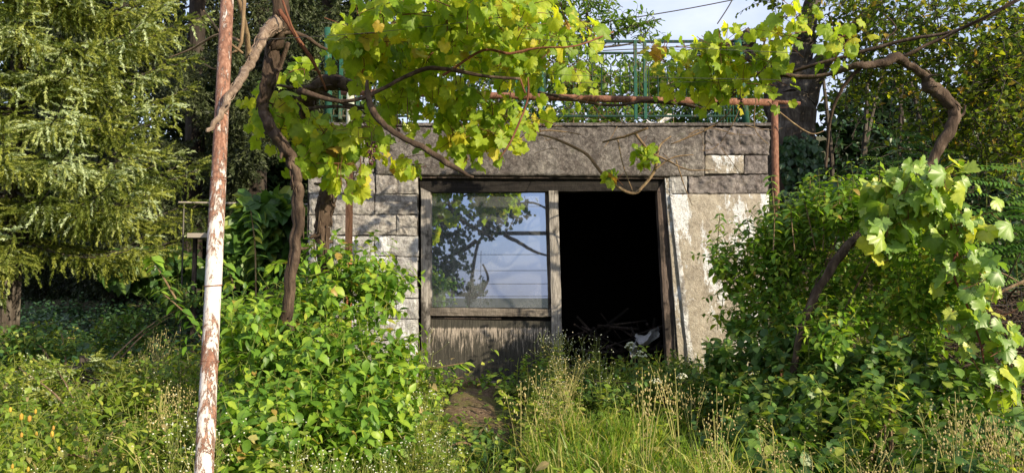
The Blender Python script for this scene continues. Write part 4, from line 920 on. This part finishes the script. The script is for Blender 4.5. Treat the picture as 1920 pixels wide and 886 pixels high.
def fern(name, label, base_px, Y, fr, par_cat="sapling"):
    t = thing(name, label, par_cat, P(base_px[0], base_px[1], Y)); mb = MB(); pos = []; tip = []; sc = []
    for (x0, y0, x1, y1, n) in fr:
        a, c = P(x0, y0, Y), P(x1, y1, Y - .25); tube(mb, [a, (a + c) / 2 + [0, 0, .05], c], [.008, .006, .003], 5, 4)
        for i in range(n):
            u = .25 + .75 * i / n; pos.append(a * (1 - u) + c * u + [0, 0, .05 * 4 * u * (1 - u)]); s = 1 if i % 2 else -1
            tip.append(np.array([s * 1.0, -.5 + rng.normal(0, .3), .1 + rng.normal(0, .2)])); sc.append(rng.uniform(.26, .40))
    pos = np.array(pos); R = frames(np.array(tip), np.array([0, -.5, 1.]) + rng.normal(0, .2, (len(pos), 3)))
    leafset(t, PIN_T, pos, R, np.array(sc), M['fern_leaf'], 300, "frond"); mb.build("stem", M['green_stem'], t); return t
fern("locust_sapling", "feathery bright green sapling at the right edge above the brush pile", (1880, 520), 6.8, [(1850, 520, 1850, 300, 14), (1890, 540, 1900, 300, 14), (1930, 540, 1940, 330, 12), (1870, 540, 1870, 380, 12), (1840, 520, 1820, 420, 8), (1910, 560, 1900, 420, 10)])
fern("locust_sapling", "small feathery sapling in shade left of the arching vine trunk", (1680, 400), 8.2, [(1690, 400, 1680, 240, 10), (1720, 400, 1735, 260, 9), (1650, 400, 1655, 290, 7)])
# unseen bush added off to the right to shade the foot of the thicket
gx_, gy_ = 5.7, 3.0
tree("shade_bush", "unseen tall bush added right of the view to shade the thicket", (gx_, gy_, float(ter(gx_, gy_))),
     (np.array([[gx_, gy_, float(ter(gx_, gy_)) - .1], [gx_ + .1, gy_, 1.2], [gx_ - .1, gy_ + .1, 2.0]]), [.06, .05, .03]), [],
     [(np.array([5.6, 2.9, 1.6]), np.array([.8, .9, .65]), 6), (np.array([5.2, 2.2, 1.2]), np.array([.7, .8, .6]), 4)], 120, .4, .07, .11, M['tree_leaf'], tw=False)
# terrace shrubs behind the railing, slim-leaved tree against the sky, trees behind
b1 = P(1180, 200, 9.5); b1[2] = ZB
shrub_t = thing("terrace_shrub", "light green bushes growing behind the green railing on the roof", "shrub", b1)
po, R, sc = shoots(EE([(1080, 150, 90, 45, 9.2, .4, 6), (1230, 160, 70, 40, 9.4, .4, 3.5), (960, 150, 100, 70, 9.6, .5, 6), (1360, 190, 60, 30, 9.4, .4, 2.5), (800, 150, 120, 80, 9.8, .5, 5), (1150, 210, 130, 15, 9.0, .4, 2), (1330, 150, 90, 60, 10.2, .4, 4), (1250, 222, 230, 16, 10.6, .3, 6), (1000, 215, 200, 22, 10.6, .3, 5), (1400, 200, 70, 40, 10.4, .3, 3), (1180, 160, 120, 50, 10.4, .4, 5)]), 1300, .4, .06, .085, 'alt', .5, .3, wm := MB(), .004)
b = MB(); scatter(b, SM_T, po, R, sc); b.build("foliage", M['terrace_leaf'], shrub_t, kind="stuff"); wm.build("twigs", M['pale_cane'], shrub_t, kind="stuff")
b2 = P(1130, 230, 12); b2[2] = float(ter(b2[0], 12))
tree("ash_tree", "slim-leaved tree with sparse airy sprays against the pale sky", b2, (np.array([b2, P(1110, 120, 12), P(1100, 20, 12)]), [.07, .05, .02]),
     [pl((1108, 110, 12, .03), (1160, 60, 12, .02), (1240, 35, 12, .01)), pl((1105, 80, 12, .03), (1060, 20, 12, .015), (1040, -20, 12, .01)), pl((1108, 90, 12, .02), (1190, 80, 12, .012), (1220, 50, 12, .006))],
     EE([(1100, 10, 70, 35, 12, .5, 6), (1170, 50, 50, 28, 12, .3, 3), (1215, 45, 36, 14, 12, .2, 1.2), (1060, 60, 60, 40, 12, .4, 4)]), 130, .5, .06, .13, M['terrace_leaf'], T=SLIM_T, up=.4)
b3 = P(960, 300, 14); b3[2] = float(ter(b3[0], 14))
tree("walnut_tree", "broad green tree behind the garage roof, behind the vine leaves", b3, (np.array([b3, P(950, 150, 14), P(940, 40, 14)]), [.15, .12, .06]), [],
     EE([(950, 30, 120, 60, 14, .8, 8), (860, 90, 130, 80, 14.5, .8, 8), (1010, -20, 90, 35, 14, .6, 3), (720, 60, 120, 120, 14, .9, 9)]), 500, .6, .08, .14, M['tree_leaf'])

# ------------------------------------------------------------------ spruces
def spruce(name, label, base, H, Rm, z0, nb, azr, m_needle, T, step, bark, sc0=1., tips=.5, group=None, side=6, brr=1., obj_branch=True, ztop=None, trr=1., hangp=.62, whorl=0):
    base = np.array(base, float); t = thing(name, label, "tree", base, group)
    mb = MB(); tube(mb, [base - [0, 0, .1], base + [0, 0, H * .5], base + [0, 0, H]], [H * .016 * trr, H * .011 * trr, .02], 10, 8, .1, .2); mb.build("trunk", M[bark], t)
    allb = MB(); alln = MB()
    for i in range(nb):
        z = z0 + ((ztop or H) - z0) * ((i + rng.random()) / nb) * .97; z = z if not whorl else max(z0, round(z / whorl) * whorl + rng.normal(0, .05)); L = Rm * (1 - (z / H)) ** .7 * rng.uniform(.75, 1.12) + .15
        if z < z0 + .25 * (H - z0): L *= rng.uniform(.8, 1.05)
        az = rng.uniform(*azr); d = np.array([math.cos(az), math.sin(az), 0]); sdv = np.array([-d[1], d[0], 0])
        n = max(6, int(L / .11)); pts = []
        for k in range(n + 1):
            u = k / n; pts.append(base + [0, 0, z] + d * L * u + [0, 0, L * (-.34 * u + .34 * u * u * u)] + sdv * .03 * math.sin(u * 5 + i))
        pts = np.array(pts); wbm = MB() if obj_branch else allb; tube(wbm, pts, np.linspace(.018, .004, n + 1) * brr, 5, cap=False)
        PO = []; TI = []; TT = []
        for k in range(2, n + 1):
            u = k / n; w = L * .34 * (1 - u) ** .6 * min(1, u * 3) + .06
            for s in (-1, 1):
                q = pts[k]; dr = nrm(d * .75 + sdv * s * rng.uniform(.5, 1.) + [0, 0, -.12]); nn = max(1, int(w / step)); 
                for j in range(nn):
                    PO.append(q + rng.normal(0, .008, 3)); TI.append(dr + rng.normal(0, .12, 3)); TT.append((j / nn * .5 + u * .5))
                    # hanging twiglets
                    for h in range(int(side)):
                        if rng.random() < hangp: 
                            PO.append(q + [0, 0, -rng.uniform(0, .12)] + rng.normal(0, .02, 3)); TI.append(np.array([0, 0, -1.]) + dr * .35 + rng.normal(0, .28, 3)); TT.append(u * .35)
                    q = q + nrm(dr) * step; dr = dr + [0, 0, -.10]
            if u > .9:
                for _ in range(3): PO.append(pts[k]); TI.append(d + rng.normal(0, .35, 3) + [0, 0, .15]); TT.append(1.)
        PO = np.array(PO); TI = np.array(TI); TT = np.array(TT)
        tv = np.clip(.08 + .42 * TT + rng.uniform(-.12, .2, len(TT)) + (TT > .93) * tips, 0.01, .98)
        nm = MB() if obj_branch else alln
        scatter(nm, T, PO, frames(TI, rng.normal(0, 1, TI.shape)), sc0 * rng.uniform(.75, 1.2, len(PO)), tv)
        if obj_branch:
            br = wbm.build("bough", M[bark], t); nm.build("needles", m_needle, br, kind="stuff")
    if not obj_branch:
        allb.build("boughs", M[bark], t, kind="stuff"); alln.build("needles", m_needle, t, kind="stuff")
    return t
def gnd(px, Y, dz=0):
    p = P(px, 500, Y); p[2] = float(ter(p[0], Y)) + dz; return p

spruce("spruce_tree", "large sunlit spruce with drooping boughs filling the left of the view", gnd(20, 8.8), 13, 2.15, 1.0, 215, (-2.5, .30), M['spruce'], SPR_T, .135, 'tree_bark', 1.5, side=2, hangp=.24, whorl=.46, ztop=6.6, trr=.55)
spruce("spruce_sapling", "small spruce sapling in the shade below the big spruce", gnd(160, 5.9), .55, .58, .04, 80, (0, 6.28), M['spruce'], SPR_T, .05, 'tree_bark', .8, side=0, tips=.2, brr=.3)
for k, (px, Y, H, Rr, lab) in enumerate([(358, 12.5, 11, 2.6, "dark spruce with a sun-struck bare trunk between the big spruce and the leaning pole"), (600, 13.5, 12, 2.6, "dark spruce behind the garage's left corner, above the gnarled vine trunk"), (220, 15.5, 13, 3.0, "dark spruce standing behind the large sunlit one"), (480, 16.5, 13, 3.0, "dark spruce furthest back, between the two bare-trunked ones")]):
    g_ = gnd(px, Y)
    spruce("spruce_tree", lab, g_, H, Rr, 1.7 if k < 2 else .8, 60, (-3.14, 3.14) if k < 2 else (-3.3, .3), M['shaded_spruce'], SPRC_T, .15, 'dark_bark', 1.7, side=2, obj_branch=False)
# dark wood closing the view at the left and right rear
def wood_mass(name, label, E, n, m, base):
    t = thing(name, label, "trees", base); b = MB()
    w = sum(e[6] for e in E)
    for e in E:
        c, r = ell(*e[:6]); k = int(n * e[6] / w); pos, o_ = inell(c, r, k, .5)
        scatter(b, SM_T, pos, frames(rng.normal(0, .6, (k, 3)) + [0, -.2, -.6], rng.normal(0, .5, (k, 3)) + [0, -.6, .6]), rng.uniform(.16, .32, k))
    b.build("foliage", m, t, kind="stuff")
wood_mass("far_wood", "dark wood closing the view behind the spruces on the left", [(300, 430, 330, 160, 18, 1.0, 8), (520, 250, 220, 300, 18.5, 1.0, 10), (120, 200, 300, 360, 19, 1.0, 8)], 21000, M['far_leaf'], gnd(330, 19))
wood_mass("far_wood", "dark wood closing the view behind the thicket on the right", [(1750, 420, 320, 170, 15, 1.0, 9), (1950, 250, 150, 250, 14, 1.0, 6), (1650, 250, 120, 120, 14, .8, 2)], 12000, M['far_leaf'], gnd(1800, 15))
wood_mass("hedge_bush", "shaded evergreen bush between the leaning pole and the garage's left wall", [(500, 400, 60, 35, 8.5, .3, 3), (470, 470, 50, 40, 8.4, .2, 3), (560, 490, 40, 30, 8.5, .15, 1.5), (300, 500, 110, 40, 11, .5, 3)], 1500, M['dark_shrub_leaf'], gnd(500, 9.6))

# ---- left background bits
o = thing("horizontal_pipe", "thin pale pipe running level behind the leaning pole", "pipe", gnd(460, 9.0)); mb = MB(); tube(mb, [P(335, 379, 9.0), P(578, 383, 9.0)], .011, 6); mb.build("pipe", M['board'], o)
mb = MB(); a = P(345, 380, 9.0); tube(mb, [a, [a[0], 9.0, float(ter(a[0], 9))]], .010, 6); mb.build("support", M['wire'], o)
o = thing("thin_post", "thin orange rusty post before the olive wall left of the garage", "post", gnd(538, 8.6)); mb = MB(); a = P(537, 413, 8.6); tube(mb, [a, [a[0], 8.6, float(ter(a[0], 8.6)) - .1]], .02, 8); mb.build("pipe", M['orange_rust'], o)
o = thing("olive_wall", "low olive rendered wall left of the garage behind the thin post", "wall", gnd(520, 8.9))
for (x0, x1, y0, y1, dy) in ((500, 548, 418, 560, 0), (549, 577, 416, 560, .01)):
    slab(MB(), [(x0, y0), (x1, y0 + 3), (x1, y1), (x0, y1)], 8.9 + dy, 9.05, 6, 8, .015, x0).build("wall_panel", M['olive'], o)
o = thing("old_table", "pale board laid level behind the leaning pole among dark bushes", "board", P(405, 440, 8.6))
mb = MB(); a, c = P(358, 441, 8.6), P(452, 441, 8.6); box(mb, (a[0], 8.5, a[2] - .03), (c[0], 9.0, a[2] + .02)); mb.build("board", M['board'], o)
for px in (366, 444):
    mb = MB(); q = P(px, 450, 8.7); box(mb, (q[0] - .02, 8.68, float(ter(q[0], 8.7)) - .05), (q[0] + .02, 8.72, a[2] - .032)); mb.build("leg", M['char_wood'], o)

# ---- brush pile with wire netting at the right edge
o = thing("brush_pile", "heap of brown cut twigs behind wire netting at the right edge", "brush pile", gnd(1900, 6.2)); mb = MB()
for _ in range(420):
    c = P(rng.uniform(1780, 2080), rng.uniform(545, 760), rng.uniform(5.9, 7.2)); c[2] = min(c[2], P(1900, 560 - rng.uniform(0, 30), 6.4)[2]); d = nrm(rng.normal(0, 1, 3) * [1, .6, .45]); l = rng.uniform(.15, .5)
    tube(mb, [c - d * l, c + rng.normal(0, .03, 3), c + d * l], rng.uniform(.003, .010), 4, cap=False)
mb.build("twigs", M['vine_bark'], o, kind="stuff")
mb = MB()
for s in ([(1850, 560, 5.9, .008), (1890, 540, 5.9, .012), (1935, 520, 5.9, .012)], [(1845, 505, 6, .004), (1880, 512, 6, .005), (1930, 540, 6, .005)]): p, r = pl(*s); tube(mb, p, r, 6, 6)
mb.build("branch", M['pale_cane'], o)
o = thing("wire_netting", "rusty wire netting fence in front of the brush pile at the right edge", "fence", gnd(1900, 5.5))
for i in range(12):
    x = 3.3 + .11 * i; z0 = float(ter(x, 5.5)); mb = MB(); tube(mb, [[x, 5.5 + .03 * math.sin(i), z0], [x + .02, 5.52, z0 + .55], [x - .02, 5.5, z0 + 1.05]], .0022, 4, 4); mb.build("wire", M['wire'], o)
for j in range(9):
    z0 = float(ter(3.6, 5.5)) + .08 + .12 * j; mb = MB(); tube(mb, [[3.25, 5.497, z0], [3.9, 5.51, z0 + .02], [4.6, 5.5, z0]], .0018, 4, 4); mb.build("wire", M['wire'], o)

# ------------------------------------------------------------------ ground cover, grass, weeds
cl = np.array(PATH)
def on_path(x, y, w=.16):
    xc = np.interp(y, cl[:, 1], cl[:, 0]); return (np.abs(x - xc) < w) & (y < WY) & (y > 5.0)
def free(x, y, w=.16):
    inside = (x > XL - .05) & (x < XR + .05) & (y > WY - .05) & (y < 11.6)
    return ~inside & ~on_path(x, y, w)
def area(n, x0, x1, y0, y1, w=.16):
    x = rng.uniform(x0, x1, n); y = rng.uniform(y0, y1, n); k = free(x, y, w)
    # keep only what is in or near the view
    k &= np.abs(x) < .75 * y + .8
    return x[k], y[k]
dens = np.vectorize(lambda a, b: mnoise.fractal(Vector((a * .9, b * .9, 5)), .8, 2, 3))
def cover(name, label, T, m, n, area_, hmax, s0, s1, thr=-9, w=.16):
    x, y = area(n, *area_, .0); q = (dens(x, y) > thr) & (~on_path(x, y, w + .3 * dens(x * 3, y * 3 + 7)) | (rng.random(len(x)) < .05)); x, y = x[q], y[q]; n = len(x)
    h = hmax * rng.random(n) ** 1.3 * (.5 + np.clip(dens(x * 2.3, y * 2.3) + .5, 0, 1.2)); z = ter(x, y) + .01 + h
    pos = np.stack([x, y, z], -1); a = rng.uniform(0, 6.28, n)
    tip = np.stack([np.cos(a), np.sin(a), rng.normal(-.15, .35, n)], -1); b = MB()
    scatter(b, T, pos, frames(tip, rng.normal(0, .35, (n, 3)) + [0.1, -.25, 1]), rng.uniform(s0, s1, n)); o = b.build(name, m, kind="stuff"); o["label"] = label; o["category"] = "ground cover"
cover("ground_cover", "low round-leaved ground cover growing over the bank and yard", RND_T, M['ground_leaf'], 46000, (-8, 6, 2.3, 10.5), .20, .025, .055)
cover("broad_leaf_cover", "broader weed leaves among the grass", OV_T, M['ground_leaf'], 9000, (-6, 5, 2.3, 9), .30, .045, .09, .0)
cover("dark_ground_cover", "shade-darkened undergrowth covering the far ground below the spruces", RND_T, M['ivy_leaf'], 20000, (-9, -1.8, 6.3, 15), .30, .04, .075)  # shade under the spruces is put into the dark leaf colour
cover("bright_clover", "bright yellow-green leafy patch lower left", RND_T, M['grass'], 9000, (-4.2, -.9, 3.0, 6.0), .38, .03, .06, -.2)
def blades(name, label, n, ar, h0, h1, m, thr=-9, w=.22, tint=None, wd=.0028, pos=None, clump=.0):
    if pos is None:
        x, y = area(n, *ar, w); q = dens(x * 1.4 + 9, y * 1.4) > thr
        q &= ~((x > -.8) & (x < .12) & (y > 5.2)) | (rng.random(len(x)) < .12)
        q &= ~((x / y > .30) & (y < 5.5)) | (rng.random(len(x)) < .16)
        x, y = x[q], y[q]
    else: x, y = pos
    n = len(x); h = rng.uniform(h0, h1, n); a = rng.uniform(0, 6.28, n); bend = rng.uniform(.1, .75, n) * h; z = ter(x, y)
    dx, dy = np.cos(a), np.sin(a); w_ = wd * rng.uniform(.7, 1.5, n); pa = rng.uniform(0, 6.28, n); sx, sy = np.cos(pa), np.sin(pa)
    V = []
    for u, ww in ((0, .8), (.35, 1), (.7, .75)):
        cx, cy, cz = x + dx * bend * u * u, y + dy * bend * u * u, z + h * (u - .22 * u * u * bend / h)
        V += [np.stack([cx - sx * w_ * ww, cy - sy * w_ * ww, cz], -1), np.stack([cx + sx * w_ * ww, cy + sy * w_ * ww, cz], -1)]
    V.append(np.stack([x + dx * bend, y + dy * bend, z + h * (1 - .4 * bend / h)], -1))
    V = np.stack(V, 1); f = np.array([[0, 1, 3], [0, 3, 2], [2, 3, 5], [2, 5, 4], [4, 5, 6]])
    FF = (f[None] + (np.arange(n) * 7)[:, None, None]).reshape(-1, 3); tv = rng.random(n) if tint is None else rng.uniform(tint[0], tint[1], n)
    o = MB().add(V.reshape(-1, 3), FF, np.repeat(tv, 7)).build(name, m, kind="stuff"); o["label"] = label; o["category"] = "grass"
blades("grass", "thin green grass scattered over the yard", 26000, (-6, 5.5, 2.3, 9.5), .10, .34, M['grass'], -.25)
blades("tall_grass", "tall sunlit grass in the foreground right of the path", 15000, (.15, 2.6, 3.0, 5.1), .18, .48, M['grass'], .0, .25, (.1, .72), .0042)
blades("straw_grass", "dry yellow grass along the bottom right", 3000, (.6, 3.0, 2.6, 4.0), .3, .55, M['grass'], -.3, .25, (.6, .93), .0028)
blades("left_grass", "grass lower left between the weeds", 7000, (-3.6, -.5, 2.6, 5.0), .2, .5, M['grass'], -.2, .25, (.1, .9), .003)
blades("doorway_grass", "long grass in front of the doorway and panel", 900, (.1, 2.7, 5.6, 7.3), .2, .48, M['grass'], -.2, .2, (.0, .7), .003)

def weed(kind):
    """prototype weed, base at the origin"""
    t = thing({'dry': "dry_weed", 'daisy': "white_flowered_weed", 'yarrow': "yarrow_plant", 'hawk': "hawkweed", 'leafy': "leafy_weed", 'panic': "seeding_grass"}[kind], "x", "weed")
    st = MB(); hd = MB(); lf = MB(); n = {'dry': 4, 'daisy': 4, 'yarrow': 2, 'hawk': 1, 'leafy': 3, 'panic': 6}[kind]
    H = {'dry': .62, 'daisy': .6, 'yarrow': .55, 'hawk': .62, 'leafy': .5, 'panic': .7}[kind]
    PO = []; TI = []; SC = []; HP = []
    for i in range(n):
        a = rng.uniform(0, 6.28); h = H * rng.uniform(.75, 1.1); le = rng.uniform(.05, .3) * h; q = [np.zeros(3), np.array([math.cos(a) * le * .4, math.sin(a) * le * .4, h * .55]), np.array([math.cos(a) * le, math.sin(a) * le, h])]
        path = catmull(q, 6); tube(st, path, np.linspace(.0028, .0014, len(path)), 4, cap=False)
        tops = [(path[-1], .012)]
        nb = {'dry': 7, 'daisy': 6, 'yarrow': 0, 'hawk': 2, 'leafy': 0, 'panic': 0}[kind]
        for j in range(nb):
            u = rng.uniform(.45, .98); k = path[int(u * (len(path) - 1))]; d = nrm(np.array([rng.normal(), rng.normal(), 1.3])); l = rng.uniform(.06, .18) * (1.2 if kind == 'hawk' else 1)
            e = k + d * l; tube(st, [k, k + d * l * .5 + rng.normal(0, .006, 3), e], [.0014, .0011, .0009], 3, cap=False)
            for w_ in range({'hawk': 1, 'daisy': 1}.get(kind, 2)): HP.append(e + rng.normal(0, .012 if kind != 'hawk' else 0, 3))
        if kind == 'yarrow':
            for _ in range(26):
                rr = .045 * math.sqrt(rng.random()); b_ = rng.uniform(0, 6.28); e = path[-1] + np.array([rr * math.cos(b_), rr * math.sin(b_), .035 * (1 - (rr / .045) ** 2)]); tube(st, [path[-1] - [0, 0, .03], e], .0008, 3, cap=False); HP.append(e)
        elif kind == 'panic':
            for j in range(14):
                u = 1 - j / 14 * .3; k = path[int(u * (len(path) - 1))]; e = k + nrm(np.array([rng.normal(), rng.normal(), .3])) * .035 - [0, 0, .01]; HP.append(e)
        elif kind != 'leafy': HP.append(path[-1])
        for j in range({'dry': 8, 'daisy': 14, 'yarrow': 10, 'hawk': 3, 'leafy': 16, 'panic': 3}[kind]):
            u = (j + 1) / 17 if kind == 'leafy' else rng.uniform(.05, .75); k = path[int(u * (len(path) - 1))]; PO.append(k); b_ = j * 2.4 + rng.uniform(-.3, .3); TI.append([math.cos(b_), math.sin(b_), .25]); SC.append(rng.uniform(.04, .085) * (1.2 - .5 * u))
    if HP:
        r_ = {'dry': .0052, 'daisy': .0045, 'yarrow': .007, 'hawk': .0075, 'panic': .004}[kind]
        for e in HP:
            B = MB(); berry(B, np.zeros(3), r_ * rng.uniform(.7, 1.2)); V = B.V[0] * ([1, 1, 1.9] if kind in ('hawk', 'panic') else [1, 1, .8]) + e; hd.add(V, B.F[0], rng.random())
    PO = np.array(PO); R = frames(np.array(TI), np.array([0, 0, 1.]) + rng.normal(0, .3, (len(PO), 3)))
    scatter(lf, SLIM_T if kind in ('dry', 'daisy', 'yarrow', 'panic') else OV_T, PO, R, np.array(SC))
    st.build("stem", M['straw'] if kind in ('dry', 'panic') else M['green_stem'], t)
    if HP: hd.build("flower_heads" if kind != 'panic' and kind != 'dry' else "seed_heads", M[{'dry': 'dry', 'daisy': 'white_flower', 'yarrow': 'white_flower', 'hawk': 'orange_flower', 'panic': 'dry'}[kind]], t, kind="stuff")
    lf.build("leaves", M['ground_leaf'] if kind != 'dry' else M['grass'], t, kind="stuff"); return t
LAB = {'dry': ("dry yellow-brown weed with small seed heads in the foreground", "dry seed-headed weeds"), 'daisy': ("thin branching weed with tiny white flowers among the grass", "small white-flowered weeds"),
       'yarrow': ("yarrow with a flat white flower head before the dark doorway", "white yarrow flowers"), 'hawk': ("tall stem with closed orange-yellow buds at the lower left", "orange-budded stems"),
       'leafy': ("upright green leafy weed standing in the grass", "leafy green weeds"), 'panic': ("seeding grass tuft with drooping straw heads", "seeding grass tufts")}
protos = {}
def put(kind, spots, scale=(.8, 1.2)):
    if kind not in protos: protos[kind] = [weed(kind) for _ in range(3)]; used = {id(p): False for p in protos[kind]}; protos[kind + 'u'] = [False] * 3
    for (x, y) in spots:
        k = int(rng.integers(0, 3)); loc = (x, y, float(ter(x, y)) - .01); s = rng.uniform(*scale); a = rng.uniform(0, 6.28)
        if not protos[kind + 'u'][k]: o = protos[kind][k]; protos[kind + 'u'][k] = True; o.location = loc; o.rotation_euler = (0, 0, a); o.scale = (s,) * 3
        else: o = dup(protos[kind][k], loc, a, s)
        o["label"] = LAB[kind][0]; o["group"] = LAB[kind][1]
def pxs(l): 
    """(px, Y) pairs -> ground points"""
    return [(float(P(a, 600, Y)[0]), Y) for a, Y in l]
def rnd(n, pa, pb, ya, yb, w=.25):
    out = []
    while len(out) < n:
        Y = rng.uniform(ya, yb); x = float(P(rng.uniform(pa, pb), 600, Y)[0])
        if free(np.array([x]), np.array([Y]), w)[0]: out.append((x, Y))
    return out
put('yarrow', pxs([(1190, 6.1), (1250, 5.2)]))
put('hawk', pxs([(30, 3.3), (75, 3.2), (140, 3.5), (70, 3.0), (190, 3.4), (5, 3.2)]), (.85, 1.1))
put('daisy', rnd(10, 0, 380, 3.0, 5.2) + rnd(10, 950, 1160, 5.0, 7.0) + rnd(10, 780, 850, 4.0, 6.0) + rnd(6, 1040, 1130, 6.2, 7.0) + rnd(12, 380, 800, 3.3, 4.0), (.7, 1.1))
put('dry', rnd(10, 1080, 1400, 3.0, 3.6) + rnd(6, 1420, 1920, 3.2, 4.2) + rnd(4, 250, 400, 3.2, 4.6) + rnd(7, 1030, 1080, 4.6, 6.6), (.65, 1.05))
put('leafy', rnd(34, 960, 1150, 4.6, 6.9) + rnd(22, 1150, 1400, 5.6, 7.1) + rnd(18, 0, 380, 3.6, 6.6) + rnd(7, 800, 870, 4.2, 6.2) + rnd(4, 960, 1030, 6.9, 7.2) + rnd(14, 1400, 1900, 3.6, 4.6), (.6, 1.1))
put('panic', rnd(5, 950, 1400, 3.4, 5.2) + rnd(8, 1750, 1920, 3.3, 4.2) + rnd(8, 250, 380, 4.5, 6.8), (.7, 1.05))

# ------------------------------------------------------------------ trellis and vine standing behind the viewer (seen in the window glass)
def R_(px, py, Yv, Yr=None):
    """a place behind the viewer whose mirror image in the window lies on this line of sight"""
    p = P(px, py, Yv); mir = WY + .125; return np.array([p[0], 2 * mir - p[1], p[2]])
tr = thing("wire_trellis", "wire trellis with a dark crossbar facing the window, behind the viewer", "trellis", (0, -2.2, 0))
for py in (385, 475, 505, 530, 553):
    mb = MB(); tube(mb, [R_(700, py, 17), R_(900, py + 2, 17), R_(1150, py + 1, 17)], .006, 4, 4); mb.build("wire", M['wire'], tr)
mb = MB(); tube(mb, [R_(896, 437, 17), R_(1150, 437, 17)], .045, 8); mb.build("crossbar", M['char_wood'], tr)
mb = MB(); tube(mb, [R_(902, 470, 17), R_(900, 600, 17)], .006, 4); mb.build("wire", M['wire'], tr)
mb = MB(); q = R_(690, 437, 17); tube(mb, [[q[0], q[1], q[2] + .1], [q[0], q[1], float(ter(q[0], q[1])) - .1]], .05, 8); mb.build("post", M['char_wood'], tr)
mb = MB(); q = R_(1150, 437, 17); tube(mb, [[q[0], q[1], q[2] + .1], [q[0], q[1], float(ter(q[0], q[1])) - .1]], .05, 8); mb.build("post", M['char_wood'], tr)
v2 = thing("trellis_vine", "second grapevine on the trellis, seen reflected in the window", "vine", (q[0] - 3, q[1], 0))
mb = MB()
for s in ([(860, 700), (880, 560), (893, 470), (905, 440), (915, 410), (960, 385), (1000, 380), (1030, 395)], [(893, 450), (870, 470), (840, 480)], [(945, 440), (975, 455), (1000, 470), (1030, 480)], [(820, 395), (845, 390), (852, 368)], [(885, 560), (905, 545), (915, 520), (905, 495)]):
    tube(mb, [R_(a, b_, 16.5) for a, b_ in s], np.linspace(.05, .02, len(s)), 7, 5, .2, .5)
mb.build("cane", M['vine_bark'], v2)
E = []
for e in [(840, 440, 45, 60, 15), (835, 510, 30, 50, 7), (930, 400, 65, 24, 8), (960, 375, 50, 20, 3), (850, 510, 45, 40, 6), (880, 540, 35, 22, 3), (820, 400, 20, 25, 2), (915, 425, 40, 18, 3), (900, 555, 14, 8, .6)]:
    E.append((R_(e[0], e[1], 16.5), np.array([e[2] * 16.5 / F, .35, e[3] * 16.5 / F]), e[4]))
po, R, sc = shoots(E, 280, .4, .10, .16, 'vine', up=.0); b = MB(); scatter(b, VINE_T, po, R, sc); b.build("foliage", M['ivy_leaf'], v2, kind="stuff")  # dark ivy colour puts the reflection's dimness into these vine leaves

for k_, v_ in list(protos.items()):
    if k_.endswith('u') and k_[:-1] in protos:
        for used_, p_ in zip(v_, protos[k_[:-1]]):
            if not used_:
                for c_ in list(p_.children): bpy.data.objects.remove(c_)
                bpy.data.objects.remove(p_)
